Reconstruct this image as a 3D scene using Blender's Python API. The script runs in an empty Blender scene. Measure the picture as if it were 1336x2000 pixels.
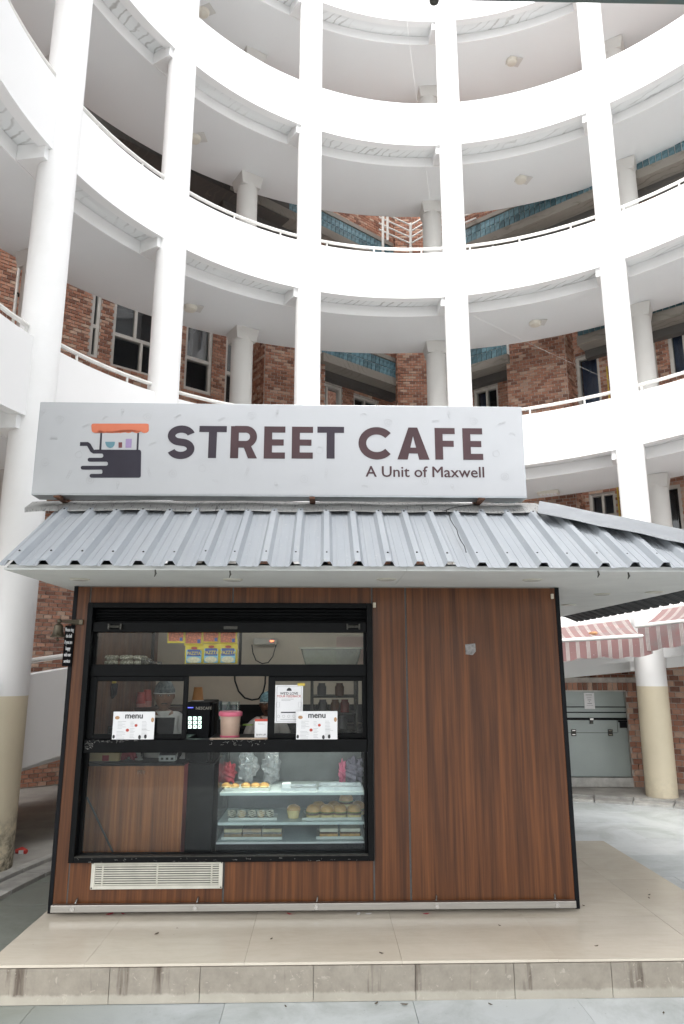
import bpy, bmesh, math, random
from mathutils import Vector, Matrix
from mathutils.bvhtree import BVHTree
R_ = math.radians
PI = math.pi
rnd = random.Random(7)
sc = bpy.context.scene
COL = sc.collection

# ---------------------------------------------------------------- camera, sky, sun, exposure
CAM_F, CAM_T, CAM_H = 1371.0, 0.219, 1.65
cd = bpy.data.cameras.new('camera'); cam = bpy.data.objects.new('camera', cd); COL.objects.link(cam)
cam.location = (0, 0, CAM_H); cam.rotation_euler = (PI/2 + CAM_T, 0, 0)
cd.sensor_fit = 'VERTICAL'; cd.sensor_height = 36.0; cd.lens = CAM_F/2000*36.0
cd.clip_start = 0.05; cd.clip_end = 500
sc.camera = cam
SUN_EL, SUN_ROT = R_(62), R_(200)
wd = bpy.data.worlds.new('World'); sc.world = wd; wd.use_nodes = True
wn = wd.node_tree; bg = wn.nodes['Background']
sky = wn.nodes.new('ShaderNodeTexSky'); sky.sky_type = 'NISHITA'; sky.sun_disc = False
sky.sun_elevation = SUN_EL; sky.sun_rotation = SUN_ROT; sky.dust_density = 4; sky.air_density = 1.0; sky.ozone_density = 1
hs = wn.nodes.new('ShaderNodeHueSaturation'); hs.inputs['Saturation'].default_value = 0.22
wn.links.new(sky.outputs[0], hs.inputs['Color']); wn.links.new(hs.outputs[0], bg.inputs['Color'])
bg.inputs['Strength'].default_value = 0.15
sl = bpy.data.lights.new('sun', 'SUN'); sun = bpy.data.objects.new('sun', sl); COL.objects.link(sun)
sl.energy = 0.85; sl.angle = R_(60); sl.color = (1, .97, .93)
sdir = Vector((math.sin(SUN_ROT)*math.cos(SUN_EL), math.cos(SUN_ROT)*math.cos(SUN_EL), math.sin(SUN_EL)))
sun.rotation_euler = sdir.to_track_quat('Z', 'Y').to_euler(); sun.location = (0, -8, 20)
sc.view_settings.view_transform = 'Standard'; sc.view_settings.look = 'None'
sc.view_settings.exposure = 2.12; sc.view_settings.gamma = 1; sc.view_settings.use_curve_mapping = False
sc.render.engine = 'CYCLES'
sc.cycles.use_denoising = True
sc.cycles.max_bounces = 10; sc.cycles.diffuse_bounces = 6; sc.cycles.transparent_max_bounces = 16
sc.cycles.sample_clamp_indirect = 4

# ---------------------------------------------------------------- measuring helpers (plain geometry: a ray through a photo pixel met with a real plane)
def ray(px, py):
    u = (px-668)/CAM_F; v = (1000-py)/CAM_F
    return Vector((u, math.cos(CAM_T)-v*math.sin(CAM_T), math.sin(CAM_T)+v*math.cos(CAM_T)))
CAM = Vector((0, 0, CAM_H))
def on_plane(px, py, p0, n):
    d = ray(px, py); n = Vector(n); return CAM + d*(n.dot(Vector(p0)-CAM)/n.dot(d))
def on_z(px, py, z): return on_plane(px, py, (0, 0, z), (0, 0, 1))
def to_px(P):
    x, y, z = P[0], P[1], P[2]-CAM_H
    zc = y*math.cos(CAM_T)+z*math.sin(CAM_T); up = -y*math.sin(CAM_T)+z*math.cos(CAM_T)
    if zc < .05: return (-9999, -9999)
    return (668+CAM_F*x/zc, 1000-CAM_F*up/zc)
KA = R_(1.55)                                            # the kiosk stands turned by this much
KO = Vector((-.171, 4.777, 0))
KX = Vector((math.cos(KA), math.sin(KA), 0)); KY = Vector((-math.sin(KA), math.cos(KA), 0))
def k2w(p): return KO + KX*p[0] + KY*p[1] + Vector((0, 0, p[2]))
def w2k(P):
    q = Vector(P)-KO; return Vector((q.dot(KX), q.dot(KY), P[2]))
def K(px, py, y=0.0):                                    # kiosk-frame point at depth y
    q = w2k(on_plane(px, py, KO+KY*y, KY)); return q
def KZ(px, py, z): return w2k(on_z(px, py, z))

# ---------------------------------------------------------------- object helpers
BASE = {}
def link(o): COL.objects.link(o); return o
def tag(o, label=None, cat=None, group=None, kind=None):
    if label: o['label'] = label
    if cat: o['category'] = cat
    if group: o['group'] = group
    if kind: o['kind'] = kind
    return o
def place(o, base, frame, rotz):
    if frame == 'K':
        o.location = k2w(base); o.rotation_euler = (0, 0, KA+rotz)
    else:
        o.location = base; o.rotation_euler = (0, 0, rotz)
def thing(name, label, cat, base=(0, 0, 0), frame='W', group=None, kind=None, rotz=0):
    o = bpy.data.objects.new(name, None); link(o); o.empty_display_size = .1
    place(o, base, frame, rotz); BASE[o] = Vector(base) if rotz == 0 else Vector((0, 0, 0))
    return tag(o, label, cat, group, kind)

class MB:
    def __init__(s): s.v = []; s.f = []
    def add(s, vs, fs):
        n = len(s.v); s.v += [tuple(v) for v in vs]; s.f += [tuple(i+n for i in f) for f in fs]; return s
    def box(s, a, b):
        x0, y0, z0 = (min(a[i], b[i]) for i in range(3)); x1, y1, z1 = (max(a[i], b[i]) for i in range(3))
        return s.add([(x0,y0,z0),(x1,y0,z0),(x1,y1,z0),(x0,y1,z0),(x0,y0,z1),(x1,y0,z1),(x1,y1,z1),(x0,y1,z1)],
                     [(0,3,2,1),(4,5,6,7),(0,1,5,4),(1,2,6,5),(2,3,7,6),(3,0,4,7)])
    def hexa(s, p):                                      # eight corners: bottom ring then top ring
        return s.add(p, [(0,3,2,1),(4,5,6,7),(0,1,5,4),(1,2,6,5),(2,3,7,6),(3,0,4,7)])
    def obox(s, o, ex, ey, ez):                          # oriented box from corner and three edge vectors
        o = Vector(o); ex = Vector(ex); ey = Vector(ey); ez = Vector(ez)
        return s.hexa([o, o+ex, o+ex+ey, o+ey, o+ez, o+ex+ez, o+ex+ey+ez, o+ey+ez])
    def tube(s, pts, r, n=8, cap=True, closed=False):
        pts = [Vector(p) for p in pts]; m = len(pts); vs = []; fs = []
        rs = r if isinstance(r, (list, tuple)) else [r]*m
        up = None
        for i, p in enumerate(pts):
            if closed: t = pts[(i+1) % m]-pts[i-1]
            else: t = (pts[min(i+1, m-1)]-pts[max(i-1, 0)])
            t = t.normalized() if t.length > 1e-9 else Vector((0, 0, 1))
            if up is None: up = Vector((0, 0, 1)) if abs(t.z) < .9 else Vector((1, 0, 0))
            a = t.cross(up).normalized(); b = a.cross(t).normalized(); up = b
            for k in range(n):
                w = 2*PI*k/n; vs.append(p+a*(rs[i]*math.cos(w))+b*(rs[i]*math.sin(w)))
        for i in range(m if closed else m-1):
            for k in range(n):
                j = (i+1) % m
                fs.append((i*n+k, i*n+(k+1) % n, j*n+(k+1) % n, j*n+k))
        if cap and not closed: fs += [tuple(range(n))[::-1], tuple((m-1)*n+k for k in range(n))]
        return s.add(vs, fs)
    def lathe(s, prof, c=(0, 0, 0), n=24, sx=1, sy=1):   # prof: (radius, height) bottom to top, axis z
        vs = []; fs = []; m = len(prof)
        for r, z in prof:
            for k in range(n):
                w = 2*PI*k/n; vs.append((c[0]+r*sx*math.cos(w), c[1]+r*sy*math.sin(w), c[2]+z))
        for i in range(m-1):
            for k in range(n):
                fs.append((i*n+k, i*n+(k+1) % n, (i+1)*n+(k+1) % n, (i+1)*n+k))
        fs += [tuple(range(n))[::-1], tuple((m-1)*n+k for k in range(n))]
        return s.add(vs, fs)
    def ball(s, c, r, n=12, m=8, fn=None):
        rx, ry, rz = r if isinstance(r, (list, tuple)) else (r, r, r)
        vs = []; fs = []
        for i in range(m+1):
            a = PI*i/m
            for k in range(n):
                w = 2*PI*k/n; d = Vector((math.sin(a)*math.cos(w), math.sin(a)*math.sin(w), math.cos(a)))
                g = fn(d) if fn else 1
                vs.append((c[0]+d.x*rx*g, c[1]+d.y*ry*g, c[2]+d.z*rz*g))
        for i in range(m):
            for k in range(n): fs.append((i*n+k, (i+1)*n+k, (i+1)*n+(k+1) % n, i*n+(k+1) % n))
        return s.add(vs, fs)
    def prism(s, poly, y0, y1):                          # outline in x,z pushed along y (y0 faces the viewer)
        n = len(poly)
        vs = [(x, y0, z) for x, z in poly]+[(x, y1, z) for x, z in poly]
        fs = [tuple(range(n)), tuple(range(n, 2*n))[::-1]]
        fs += [(i, n+i, n+(i+1) % n, (i+1) % n) for i in range(n)]
        return s.add(vs, fs)
    def ribbon(s, pts, w, y0, y1, closed=False):         # flat stroke of width w in the x,z plane
        n = len(pts); L = []; Rr = []
        for i in range(n):
            a = pts[i-1] if (i > 0 or closed) else pts[i]; b = pts[(i+1) % n] if (i < n-1 or closed) else pts[i]
            tx, tz = b[0]-a[0], b[1]-a[1]; q = math.hypot(tx, tz) or 1
            nx, nz = -tz/q*w/2, tx/q*w/2
            L.append((pts[i][0]+nx, pts[i][1]+nz)); Rr.append((pts[i][0]-nx, pts[i][1]-nz))
        m = n if closed else n-1
        vs = [(x, y0, z) for x, z in L]+[(x, y0, z) for x, z in Rr]+[(x, y1, z) for x, z in L]+[(x, y1, z) for x, z in Rr]
        fs = []
        for i in range(m):
            j = (i+1) % n
            fs += [(i, j, n+j, n+i), (2*n+i, 3*n+i, 3*n+j, 2*n+j), (i, 2*n+i, 2*n+j, j), (n+i, n+j, 3*n+j, 3*n+i)]
        if not closed: fs += [(0, n, 3*n, 2*n), (n-1, 3*n-1, 4*n-1, 2*n-1)]
        return s.add(vs, fs)
    def mesh(s, name, m, off=Vector((0, 0, 0)), smooth=False):
        me = bpy.data.meshes.new(name)
        me.from_pydata([(v[0]-off[0], v[1]-off[1], v[2]-off[2]) for v in s.v], [], s.f)
        bm = bmesh.new(); bm.from_mesh(me); bmesh.ops.recalc_face_normals(bm, faces=bm.faces); bm.to_mesh(me); bm.free()
        if m: me.materials.append(m)
        if smooth:
            for p in me.polygons: p.use_smooth = True
            me.set_sharp_from_angle(angle=R_(40))
        return me
    def part(s, name, m, parent, smooth=False, label=None, kind=None, bevel=0):
        b = BASE[parent]
        o = bpy.data.objects.new(name, s.mesh(name, m, b, smooth)); link(o); o.parent = parent; BASE[o] = b
        if bevel: bev(o, bevel)
        return tag(o, label, None, None, kind)
    def single(s, name, m, label, cat, base=(0, 0, 0), frame='W', group=None, kind=None, smooth=False, bevel=0):
        o = bpy.data.objects.new(name, s.mesh(name, m, Vector(base), smooth)); link(o)
        place(o, base, frame, 0); BASE[o] = Vector(base)
        if bevel: bev(o, bevel)
        return tag(o, label, cat, group, kind)
def bev(o, w, seg=2):
    md = o.modifiers.new('bevel', 'BEVEL'); md.width = w; md.segments = seg; md.limit_method = 'ANGLE'; md.angle_limit = R_(40)
def place_mesh(name, me, parent, loc, rot=(0, 0, 0), scale=(1, 1, 1)):   # a shared-mesh piece under a thing or part
    o = bpy.data.objects.new(name, me); link(o); o.parent = parent; o.location = Vector(loc)-BASE[parent]
    o.rotation_euler = rot; o.scale = scale; BASE[o] = Vector(loc); return o
def copy_tree(o, parent=None):
    c = o.copy(); link(c); BASE[c] = BASE.get(o)
    if parent: c.parent = parent
    for ch in list(o.children): copy_tree(ch, c)
    return c
def text_mb(body, size, x, y, z, bold=0, align='CENTER', shear=0, sx=1.0, thick=.0006):
    cu = bpy.data.curves.new('t', 'FONT'); cu.body = body; cu.size = size; cu.align_x = align; cu.shear = shear
    cu.resolution_u = 3
    ob = bpy.data.objects.new('t', cu); link(ob)
    dg = bpy.context.evaluated_depsgraph_get(); me = bpy.data.meshes.new_from_object(ob.evaluated_get(dg))
    mb = MB()
    for k, (ox, oz) in enumerate([(0, 0)] if not bold else [(-bold, 0), (bold, 0), (0, bold*.7), (0, -bold*.7)]):
        mb.add([(x+v.co.x*sx+ox, y-.00002*k, z+v.co.y+oz) for v in me.vertices], [tuple(p.vertices) for p in me.polygons])
    bpy.data.objects.remove(ob); bpy.data.curves.remove(cu); bpy.data.meshes.remove(me)
    return mb

# ---------------------------------------------------------------- materials
def nt(name):
    m = bpy.data.materials.new(name); m.use_nodes = True
    t = m.node_tree; return m, t, t.nodes['Principled BSDF']
def N(t, typ, **kw):
    n = t.nodes.new(typ)
    for k, v in kw.items():
        if k in ('operation', 'blend_type', 'data_type', 'feature', 'wave_type', 'bands_direction', 'noise_dimensions', 'interpolation', 'clamp', 'use_clamp', 'wave_profile'): setattr(n, k, v)
        else: n.inputs[k.replace('_', ' ')].default_value = v
    return n
def rgb(c): return (c[0], c[1], c[2], 1)
def mixc(t, fac, a, b, blend='MIX'):
    n = t.nodes.new('ShaderNodeMix'); n.data_type = 'RGBA'; n.blend_type = blend
    for i, v in ((0, fac), (6, a), (7, b)):
        if hasattr(v, 'is_output'): t.links.new(v, n.inputs[i])
        else: n.inputs[i].default_value = v if i == 0 else rgb(v)
    return n.outputs[2]
def ramp(t, fac, stops):
    n = t.nodes.new('ShaderNodeValToRGB'); el = n.color_ramp.elements
    while len(el) < len(stops): el.new(.5)
    for e, (p, c) in zip(el, stops): e.position = p; e.color = rgb(c) if not isinstance(c, float) else (c, c, c, 1)
    t.links.new(fac, n.inputs[0]); return n.outputs[0]
def coords(t, scale=(1, 1, 1), kind='Object', loc=(0, 0, 0)):
    tc = t.nodes.new('ShaderNodeTexCoord'); mp = t.nodes.new('ShaderNodeMapping'); mp.inputs['Scale'].default_value = scale
    mp.inputs['Location'].default_value = loc
    t.links.new(tc.outputs[kind], mp.inputs[0]); return mp.outputs[0]
def noise(t, vec, scale=5, detail=4, rough=.6, dist=0):
    n = t.nodes.new('ShaderNodeTexNoise'); n.inputs['Scale'].default_value = scale; n.inputs['Detail'].default_value = detail
    n.inputs['Roughness'].default_value = rough; n.inputs['Distortion'].default_value = dist
    t.links.new(vec, n.inputs['Vector']); return n.outputs['Fac']
def math_(t, op, a, b=0.0):
    n = t.nodes.new('ShaderNodeMath'); n.operation = op
    for i, v in ((0, a), (1, b)):
        if hasattr(v, 'is_output'): t.links.new(v, n.inputs[i])
        else: n.inputs[i].default_value = v
    return n.outputs[0]
def bump(t, bs, h, strength=.3, dist=.005):
    n = t.nodes.new('ShaderNodeBump'); n.inputs['Strength'].default_value = strength; n.inputs['Distance'].default_value = dist
    t.links.new(h, n.inputs['Height']); t.links.new(n.outputs[0], bs.inputs['Normal'])
def M(name, c, rough=.6, var=.12, scale=6, bmp=0, metal=0, rand=0, island=0, spec=.5, stretch=(1, 1, 1), kind='Object', coat=0):
    m, t, b = nt(name)
    v = coords(t, stretch, kind); f = noise(t, v, scale, 5, .62)
    col = ramp(t, f, [(.3, [x*(1-var) for x in c]), (.7, [min(1, x*(1+var)) for x in c])])
    if rand or island:
        src = t.nodes.new('ShaderNodeObjectInfo').outputs['Random']
        if island: src = math_(t, 'FRACT', math_(t, 'ADD', src, t.nodes.new('ShaderNodeNewGeometry').outputs['Random Per Island']))
        k = rand or island
        col = mixc(t, 1.0, col, ramp(t, src, [(0, 1-k), (1, min(1.0, 1.0))]), 'MULTIPLY')
    t.links.new(col, b.inputs['Base Color'])
    b.inputs['Roughness'].default_value = rough; b.inputs['Metallic'].default_value = metal
    b.inputs['Specular IOR Level'].default_value = spec; b.inputs['Coat Weight'].default_value = coat
    if bmp: bump(t, b, noise(t, v, scale*4, 6, .7), bmp)
    return m
def emis(name, c, s):
    m, t, b = nt(name); b.inputs['Base Color'].default_value = rgb(c); b.inputs['Emission Color'].default_value = rgb(c); b.inputs['Emission Strength'].default_value = s; return m
def glass_mat(name, tint=(.9, .95, .93), haze=.04, hazec=(.5, .52, .52), refl=1.0, rough=.02):
    m, t, b = nt(name); t.nodes.remove(b)
    out = t.nodes['Material Output']
    tr = N(t, 'ShaderNodeBsdfTransparent'); tr.inputs[0].default_value = rgb(tint)
    gl = N(t, 'ShaderNodeBsdfGlossy'); gl.inputs['Roughness'].default_value = rough
    df = N(t, 'ShaderNodeBsdfDiffuse'); df.inputs[0].default_value = rgb(hazec)
    fr = N(t, 'ShaderNodeFresnel'); fr.inputs[0].default_value = 1.5
    fac = math_(t, 'MULTIPLY', fr.outputs[0], refl)
    v = coords(t); sm = noise(t, v, 3.5, 5, .7, .6)
    hz = math_(t, 'MULTIPLY', ramp(t, sm, [(.35, .25), (.75, 1.0)]), haze)
    m1 = N(t, 'ShaderNodeMixShader'); t.links.new(hz, m1.inputs[0]); t.links.new(tr.outputs[0], m1.inputs[1]); t.links.new(df.outputs[0], m1.inputs[2])
    m2 = N(t, 'ShaderNodeMixShader'); t.links.new(fac, m2.inputs[0]); t.links.new(m1.outputs[0], m2.inputs[1]); t.links.new(gl.outputs[0], m2.inputs[2])
    t.links.new(m2.outputs[0], out.inputs[0]); return m
def wood_mat(name, gain=1.0, off=0):
    m, t, b = nt(name)
    v = coords(t, (1.25, 1, .03), loc=(off, 0, 0)); v2 = coords(t, (1, 1, .012), loc=(off, 0, 0))
    a = noise(t, v, 15, 2, .5, .08); f = noise(t, v, 42, 4, .6, .05); g = noise(t, v2, 320, 3, .6)
    mx = math_(t, 'ADD', math_(t, 'MULTIPLY', a, .40), math_(t, 'ADD', math_(t, 'MULTIPLY', f, .46), math_(t, 'MULTIPLY', g, .16)))
    c = [(.050, .0180, .0074), (.080, .0288, .0106), (.112, .0402, .0138), (.150, .0545, .0185)]
    c = [[x*gain for x in q] for q in c]
    t.links.new(ramp(t, mx, [(.40, c[0]), (.48, c[1]), (.55, c[2]), (.64, c[3])]), b.inputs['Base Color'])
    sm = noise(t, coords(t), 4, 4, .6)
    t.links.new(ramp(t, sm, [(.3, .3), (.7, .5)]), b.inputs['Roughness']); b.inputs['Specular IOR Level'].default_value = .28
    bump(t, b, f, .08, .002); return m
def brick_mat(name, stops, island):
    m, t, b = nt(name)
    src = t.nodes.new('ShaderNodeObjectInfo').outputs['Random']
    if island: src = math_(t, 'FRACT', math_(t, 'ADD', src, t.nodes.new('ShaderNodeNewGeometry').outputs['Random Per Island']))
    col = ramp(t, src, stops)
    ge = t.nodes.new('ShaderNodeNewGeometry')
    f = noise(t, ge.outputs['Position'], 26, 6, .7); g = noise(t, ge.outputs['Position'], 2.2, 5, .65)
    col = mixc(t, math_(t, 'MULTIPLY', ramp(t, f, [(.45, 0.0), (.75, 1.0)]), .45), col, (.30, .22, .19))
    col = mixc(t, math_(t, 'MULTIPLY', ramp(t, g, [(.5, 0.0), (.72, 1.0)]), .35), col, (.17, .11, .09))
    t.links.new(col, b.inputs['Base Color']); b.inputs['Roughness'].default_value = .9; b.inputs['Specular IOR Level'].default_value = .25
    bump(t, b, f, .6, .006); return m
def plaster_mat(name, c, crack=0.0, stain=.1):
    m, t, b = nt(name)
    ge = t.nodes.new('ShaderNodeNewGeometry'); P = ge.outputs['Position']
    a = noise(t, P, .9, 6, .6); f = noise(t, P, 14, 5, .6)
    col = mixc(t, math_(t, 'MULTIPLY', ramp(t, a, [(.4, 0.0), (.75, 1.0)]), stain), c, [x*.72 for x in (c[0], c[1]*.98, c[2]*.95)])
    if crack:
        vo = t.nodes.new('ShaderNodeTexWave'); vo.wave_type = 'BANDS'; vo.bands_direction = 'DIAGONAL'
        vo.inputs['Scale'].default_value = 3.4; vo.inputs['Distortion'].default_value = 6.5; vo.inputs['Detail'].default_value = 3; vo.inputs['Detail Scale'].default_value = .9
        t.links.new(P, vo.inputs['Vector'])
        line = ramp(t, vo.outputs['Fac'], [(.0, 1.0), (.07, .55), (.2, 0.0)])
        gate = ramp(t, noise(t, P, 1.3, 3, .6), [(.42, 0.0), (.6, 1.0)])
        col = mixc(t, math_(t, 'MULTIPLY', math_(t, 'MULTIPLY', line, gate), crack), col, (.16, .14, .115))
        sp = ramp(t, noise(t, P, 6, 7, .75), [(.62, 0.0), (.66, 1.0)])
        col = mixc(t, math_(t, 'MULTIPLY', math_(t, 'MULTIPLY', sp, gate), crack*.6), col, (.32, .29, .25))
    t.links.new(col, b.inputs['Base Color']); b.inputs['Roughness'].default_value = .75; b.inputs['Specular IOR Level'].default_value = .3
    bump(t, b, f, .12, .004); return m

m_white = plaster_mat('white_plaster', (.80, .80, .797), 0, .08)
m_ceil = plaster_mat('ceiling_plaster', (.755, .77, .775), .0, .08)
m_recess = plaster_mat('stained_plaster', (.755, .765, .765), .5, .15)
m_capital = plaster_mat('raw_plaster', (.62, .61, .585), .0, .25)
m_conc = plaster_mat('weathered_concrete', (.28, .26, .23), .7, .6)
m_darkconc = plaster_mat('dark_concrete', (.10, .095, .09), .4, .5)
m_mortar = M('mortar', (.42, .385, .35), .95, .25, 12, .5)
BR_STOPS = [(0, (.18, .088, .062)), (.25, (.30, .14, .092)), (.55, (.40, .195, .128)), (.8, (.47, .265, .185)), (1, (.52, .39, .30))]
m_brick = brick_mat('brick_red', BR_STOPS, False); m_brick_i = brick_mat('brick_red_many', BR_STOPS, True)
m_alu = M('window_alu', (.52, .50, .46), .45, .1, 8)
m_wglass = glass_mat('window_glass', (.55, .6, .62), .12, (.2, .22, .24), 1.3)
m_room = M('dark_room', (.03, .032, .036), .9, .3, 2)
m_curtain = M('curtain_blue', (.16, .24, .42), .9, .2, 3)
m_curtain_g = M('curtain_grey', (.22, .24, .27), .9, .2, 3)
m_wood = wood_mat('wood_laminate', 1.0); m_wood2 = wood_mat('wood_laminate_counter', 2.2, 3.3)
m_black = M('black_frame', (.0022, .0026, .003), .5, .4, 14, .06, spec=.12)
m_blackm = M('black_trim', (.0025, .003, .0045), .5, .3, 10, spec=.15)
m_gasket = M('grey_gasket', (.06, .06, .058), .7, .2, 30)
m_steel = M('brushed_steel', (.34, .325, .30), .4, .1, 20, .03, 1, stretch=(.15, 1, 6))
m_chrome = M('polished_steel', (.45, .44, .42), .2, .05, 10, 0, 1)
m_rail = M('white_rail', (.66, .65, .62), .35, .08, 10)
m_glass = glass_mat('kiosk_glass', (.92, .94, .93), .006, (.55, .57, .57), .38)
m_glass_l = glass_mat('kiosk_glass_hazy', (.9, .93, .93), .012, (.5, .53, .53), .38)
m_case = glass_mat('case_glass', (.95, .98, .98), .008, (.6, .65, .65), .5)
m_vent = M('vent_enamel', (.50, .485, .42), .45, .1, 12)
m_dark = M('dark_void', (.01, .01, .01), .9, .1, 3)
m_tanwall = M('tan_wall', (.60, .52, .42), .8, .1, 2)
m_soffit = M('soffit_board', (.60, .61, .60), .6, .06, 3)
m_paper = M('paper', (.74, .74, .75), .55, .03, 9)
m_ink = M('ink', (.02, .02, .022), .6, .1, 5)
m_greyink = M('grey_ink', (.25, .25, .26), .6, .1, 5)
m_redink = M('red_ink', (.45, .06, .04), .6, .2, 9)
m_tanink = M('food_print', (.42, .24, .12), .6, .5, 300)

# ---------------------------------------------------------------- spiral ramp geometry
CX, CY, RR, RO = 1.833, 5.283, 4.80, 6.5
LEV = [(-1, 1.504, .0094), (0, 4.504, .0075), (1, 7.382, .0084), (2, 10.155, .0072), (3, 12.65, .0072)]
def cyl(r, az, z): a = R_(az); return Vector((CX+r*math.sin(a), CY+r*math.cos(a), z))
def zb(i, az): return LEV[i][1]+LEV[i][2]*az
COLS = [-106, -78.6, -55.9, -28.9, -.3, 27.9, 55.7, 83.5]
OCOL = [-97, -80, -65, -33.6, -1.6, 29.9, 60, 90]
def sweep(mb, i, prof, a0, a1, step=2.0):
    n = max(1, int(round((a1-a0)/step))); k = len(prof); vs = []; fs = []
    for j in range(n+1):
        az = a0+(a1-a0)*j/n; z = zb(i, az)
        vs += [cyl(r, az, z+dz) for r, dz in prof]
    for j in range(n):
        for q in range(k):
            p = (q+1) % k; fs.append((j*k+q, j*k+p, (j+1)*k+p, (j+1)*k+q))
    fs += [tuple(range(k)), tuple(n*k+q for q in range(k))[::-1]]
    return mb.add(vs, fs)

# ================================================================ THE SETTING
# ---- ground and paving
m_ground = M('ground_bed', (.16, .16, .155), .9, .3, 3, .3)
def paver_mat():
    m, t, b = nt('stone_paver')
    ge = t.nodes.new('ShaderNodeNewGeometry'); P = ge.outputs['Position']
    oi = t.nodes.new('ShaderNodeObjectInfo').outputs['Random']
    col = ramp(t, oi, [(0, (.38, .41, .42)), (.35, (.43, .455, .46)), (.7, (.47, .495, .50)), (1, (.42, .45, .445))])
    a = noise(t, P, 1.6, 7, .68, .5); f = noise(t, P, 22, 5, .65)
    col = mixc(t, math_(t, 'MULTIPLY', ramp(t, a, [(.44, 0.0), (.66, 1.0)]), .55), col, (.20, .215, .195))
    sx = t.nodes.new('ShaderNodeSeparateXYZ'); t.links.new(P, sx.inputs[0])
    edge = math_(t, 'ADD', sx.outputs[0], math_(t, 'MULTIPLY', a, 1.4))            # darker, greener stone towards the left of the kiosk
    col = mixc(t, math_(t, 'MULTIPLY', ramp(t, math_(t, 'MULTIPLY', math_(t, 'ADD', edge, 1.2), .5), [(.15, 1.0), (.52, 0.0)]), .8), col, (.135, .148, .118))
    sp = ramp(t, noise(t, P, 60, 3, .6), [(.69, 0.0), (.72, 1.0)])
    col = mixc(t, math_(t, 'MULTIPLY', sp, .5), col, (.09, .085, .075))
    t.links.new(col, b.inputs['Base Color'])
    t.links.new(ramp(t, a, [(.35, .35), (.65, .62)]), b.inputs['Roughness'])
    bump(t, b, f, .25, .003); return m
m_paver = paver_mat()
ground = MB().add([(-150, -150, -.03), (150, -150, -.03), (150, 150, -.03), (-150, 150, -.03)], [(0, 1, 2, 3)]).single('ground', m_ground, None, None, kind='structure')
pav = bpy.data.objects.new('pavement', None); link(pav); BASE[pav] = Vector((0, 0, 0)); tag(pav, kind='structure')
slab_me = MB().box((-.5, -.5, -.04), (.5, .5, 0)).mesh('paving_slab', m_paver)
row = 0; y = -1.0
while y < 9.2:
    dy = (.62, .74, .56, .68)[row % 4]; x = -5.2+(.37*row) % .9
    while x < 6.8:
        dx = (.95, 1.12, .84)[rnd.randrange(3)]
        c = k2w((x+dx/2, y+dy/2-4.777, 0)); r = math.hypot(c.x-CX, c.y-CY)
        hid = (-1.55 < x and x+dx < 2.45 and y-4.777 > -.7 and y+dy-4.777 < 1.7)
        if (r < 5.3 or c.y < 4) and not hid:
            q = place_mesh('paving_slab', slab_me, pav, (c.x, c.y, -.0005+rnd.uniform(-.0018, .0018)), (rnd.uniform(-.0008, .0008), rnd.uniform(-.0008, .0008), KA), (dx-.0025, dy-.0025, 1))
        x += dx
    y += dy; row += 1
# kerb of pale stones round the court and the raised walk under the ramp
m_kerb = M('kerb_stone', (.42, .415, .39), .7, .25, 9, .3, rand=.3)
kb = bpy.data.objects.new('kerb', None); link(kb); BASE[kb] = Vector((0, 0, 0)); tag(kb, kind='structure')
for a0 in range(-102, 72, 6):
    for r0, r1, zt in ((4.33, 4.52, .03), (4.53, 4.62, .055)):
        mb = MB(); pr = []
        for a in (a0+.12, a0+3, a0+5.88): pr.append((cyl(r0, a, 0), cyl(r1, a, 0)))
        for (p, q), (p2, q2) in zip(pr, pr[1:]):
            mb.hexa([p-Vector((0, 0, .03)), q-Vector((0, 0, .03)), q2-Vector((0, 0, .03)), p2-Vector((0, 0, .03)), p+Vector((0, 0, zt)), q+Vector((0, 0, zt)), q2+Vector((0, 0, zt)), p2+Vector((0, 0, zt))])
        mb.part('kerb_stone', m_kerb, kb)
m_walk = M('walk_cement', (.33, .32, .295), .85, .25, 3, .3)
mb = MB()
for a in range(-110, 82, 3):
    p = [cyl(4.625, a, 0), cyl(9.5, a, 0), cyl(9.5, a+3, 0), cyl(4.625, a+3, 0)]
    mb.hexa([q+Vector((0, 0, -.028)) for q in p]+[q+Vector((0, 0, .052)) for q in p])
mb.single('walk', m_walk, None, None, kind='structure')

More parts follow.
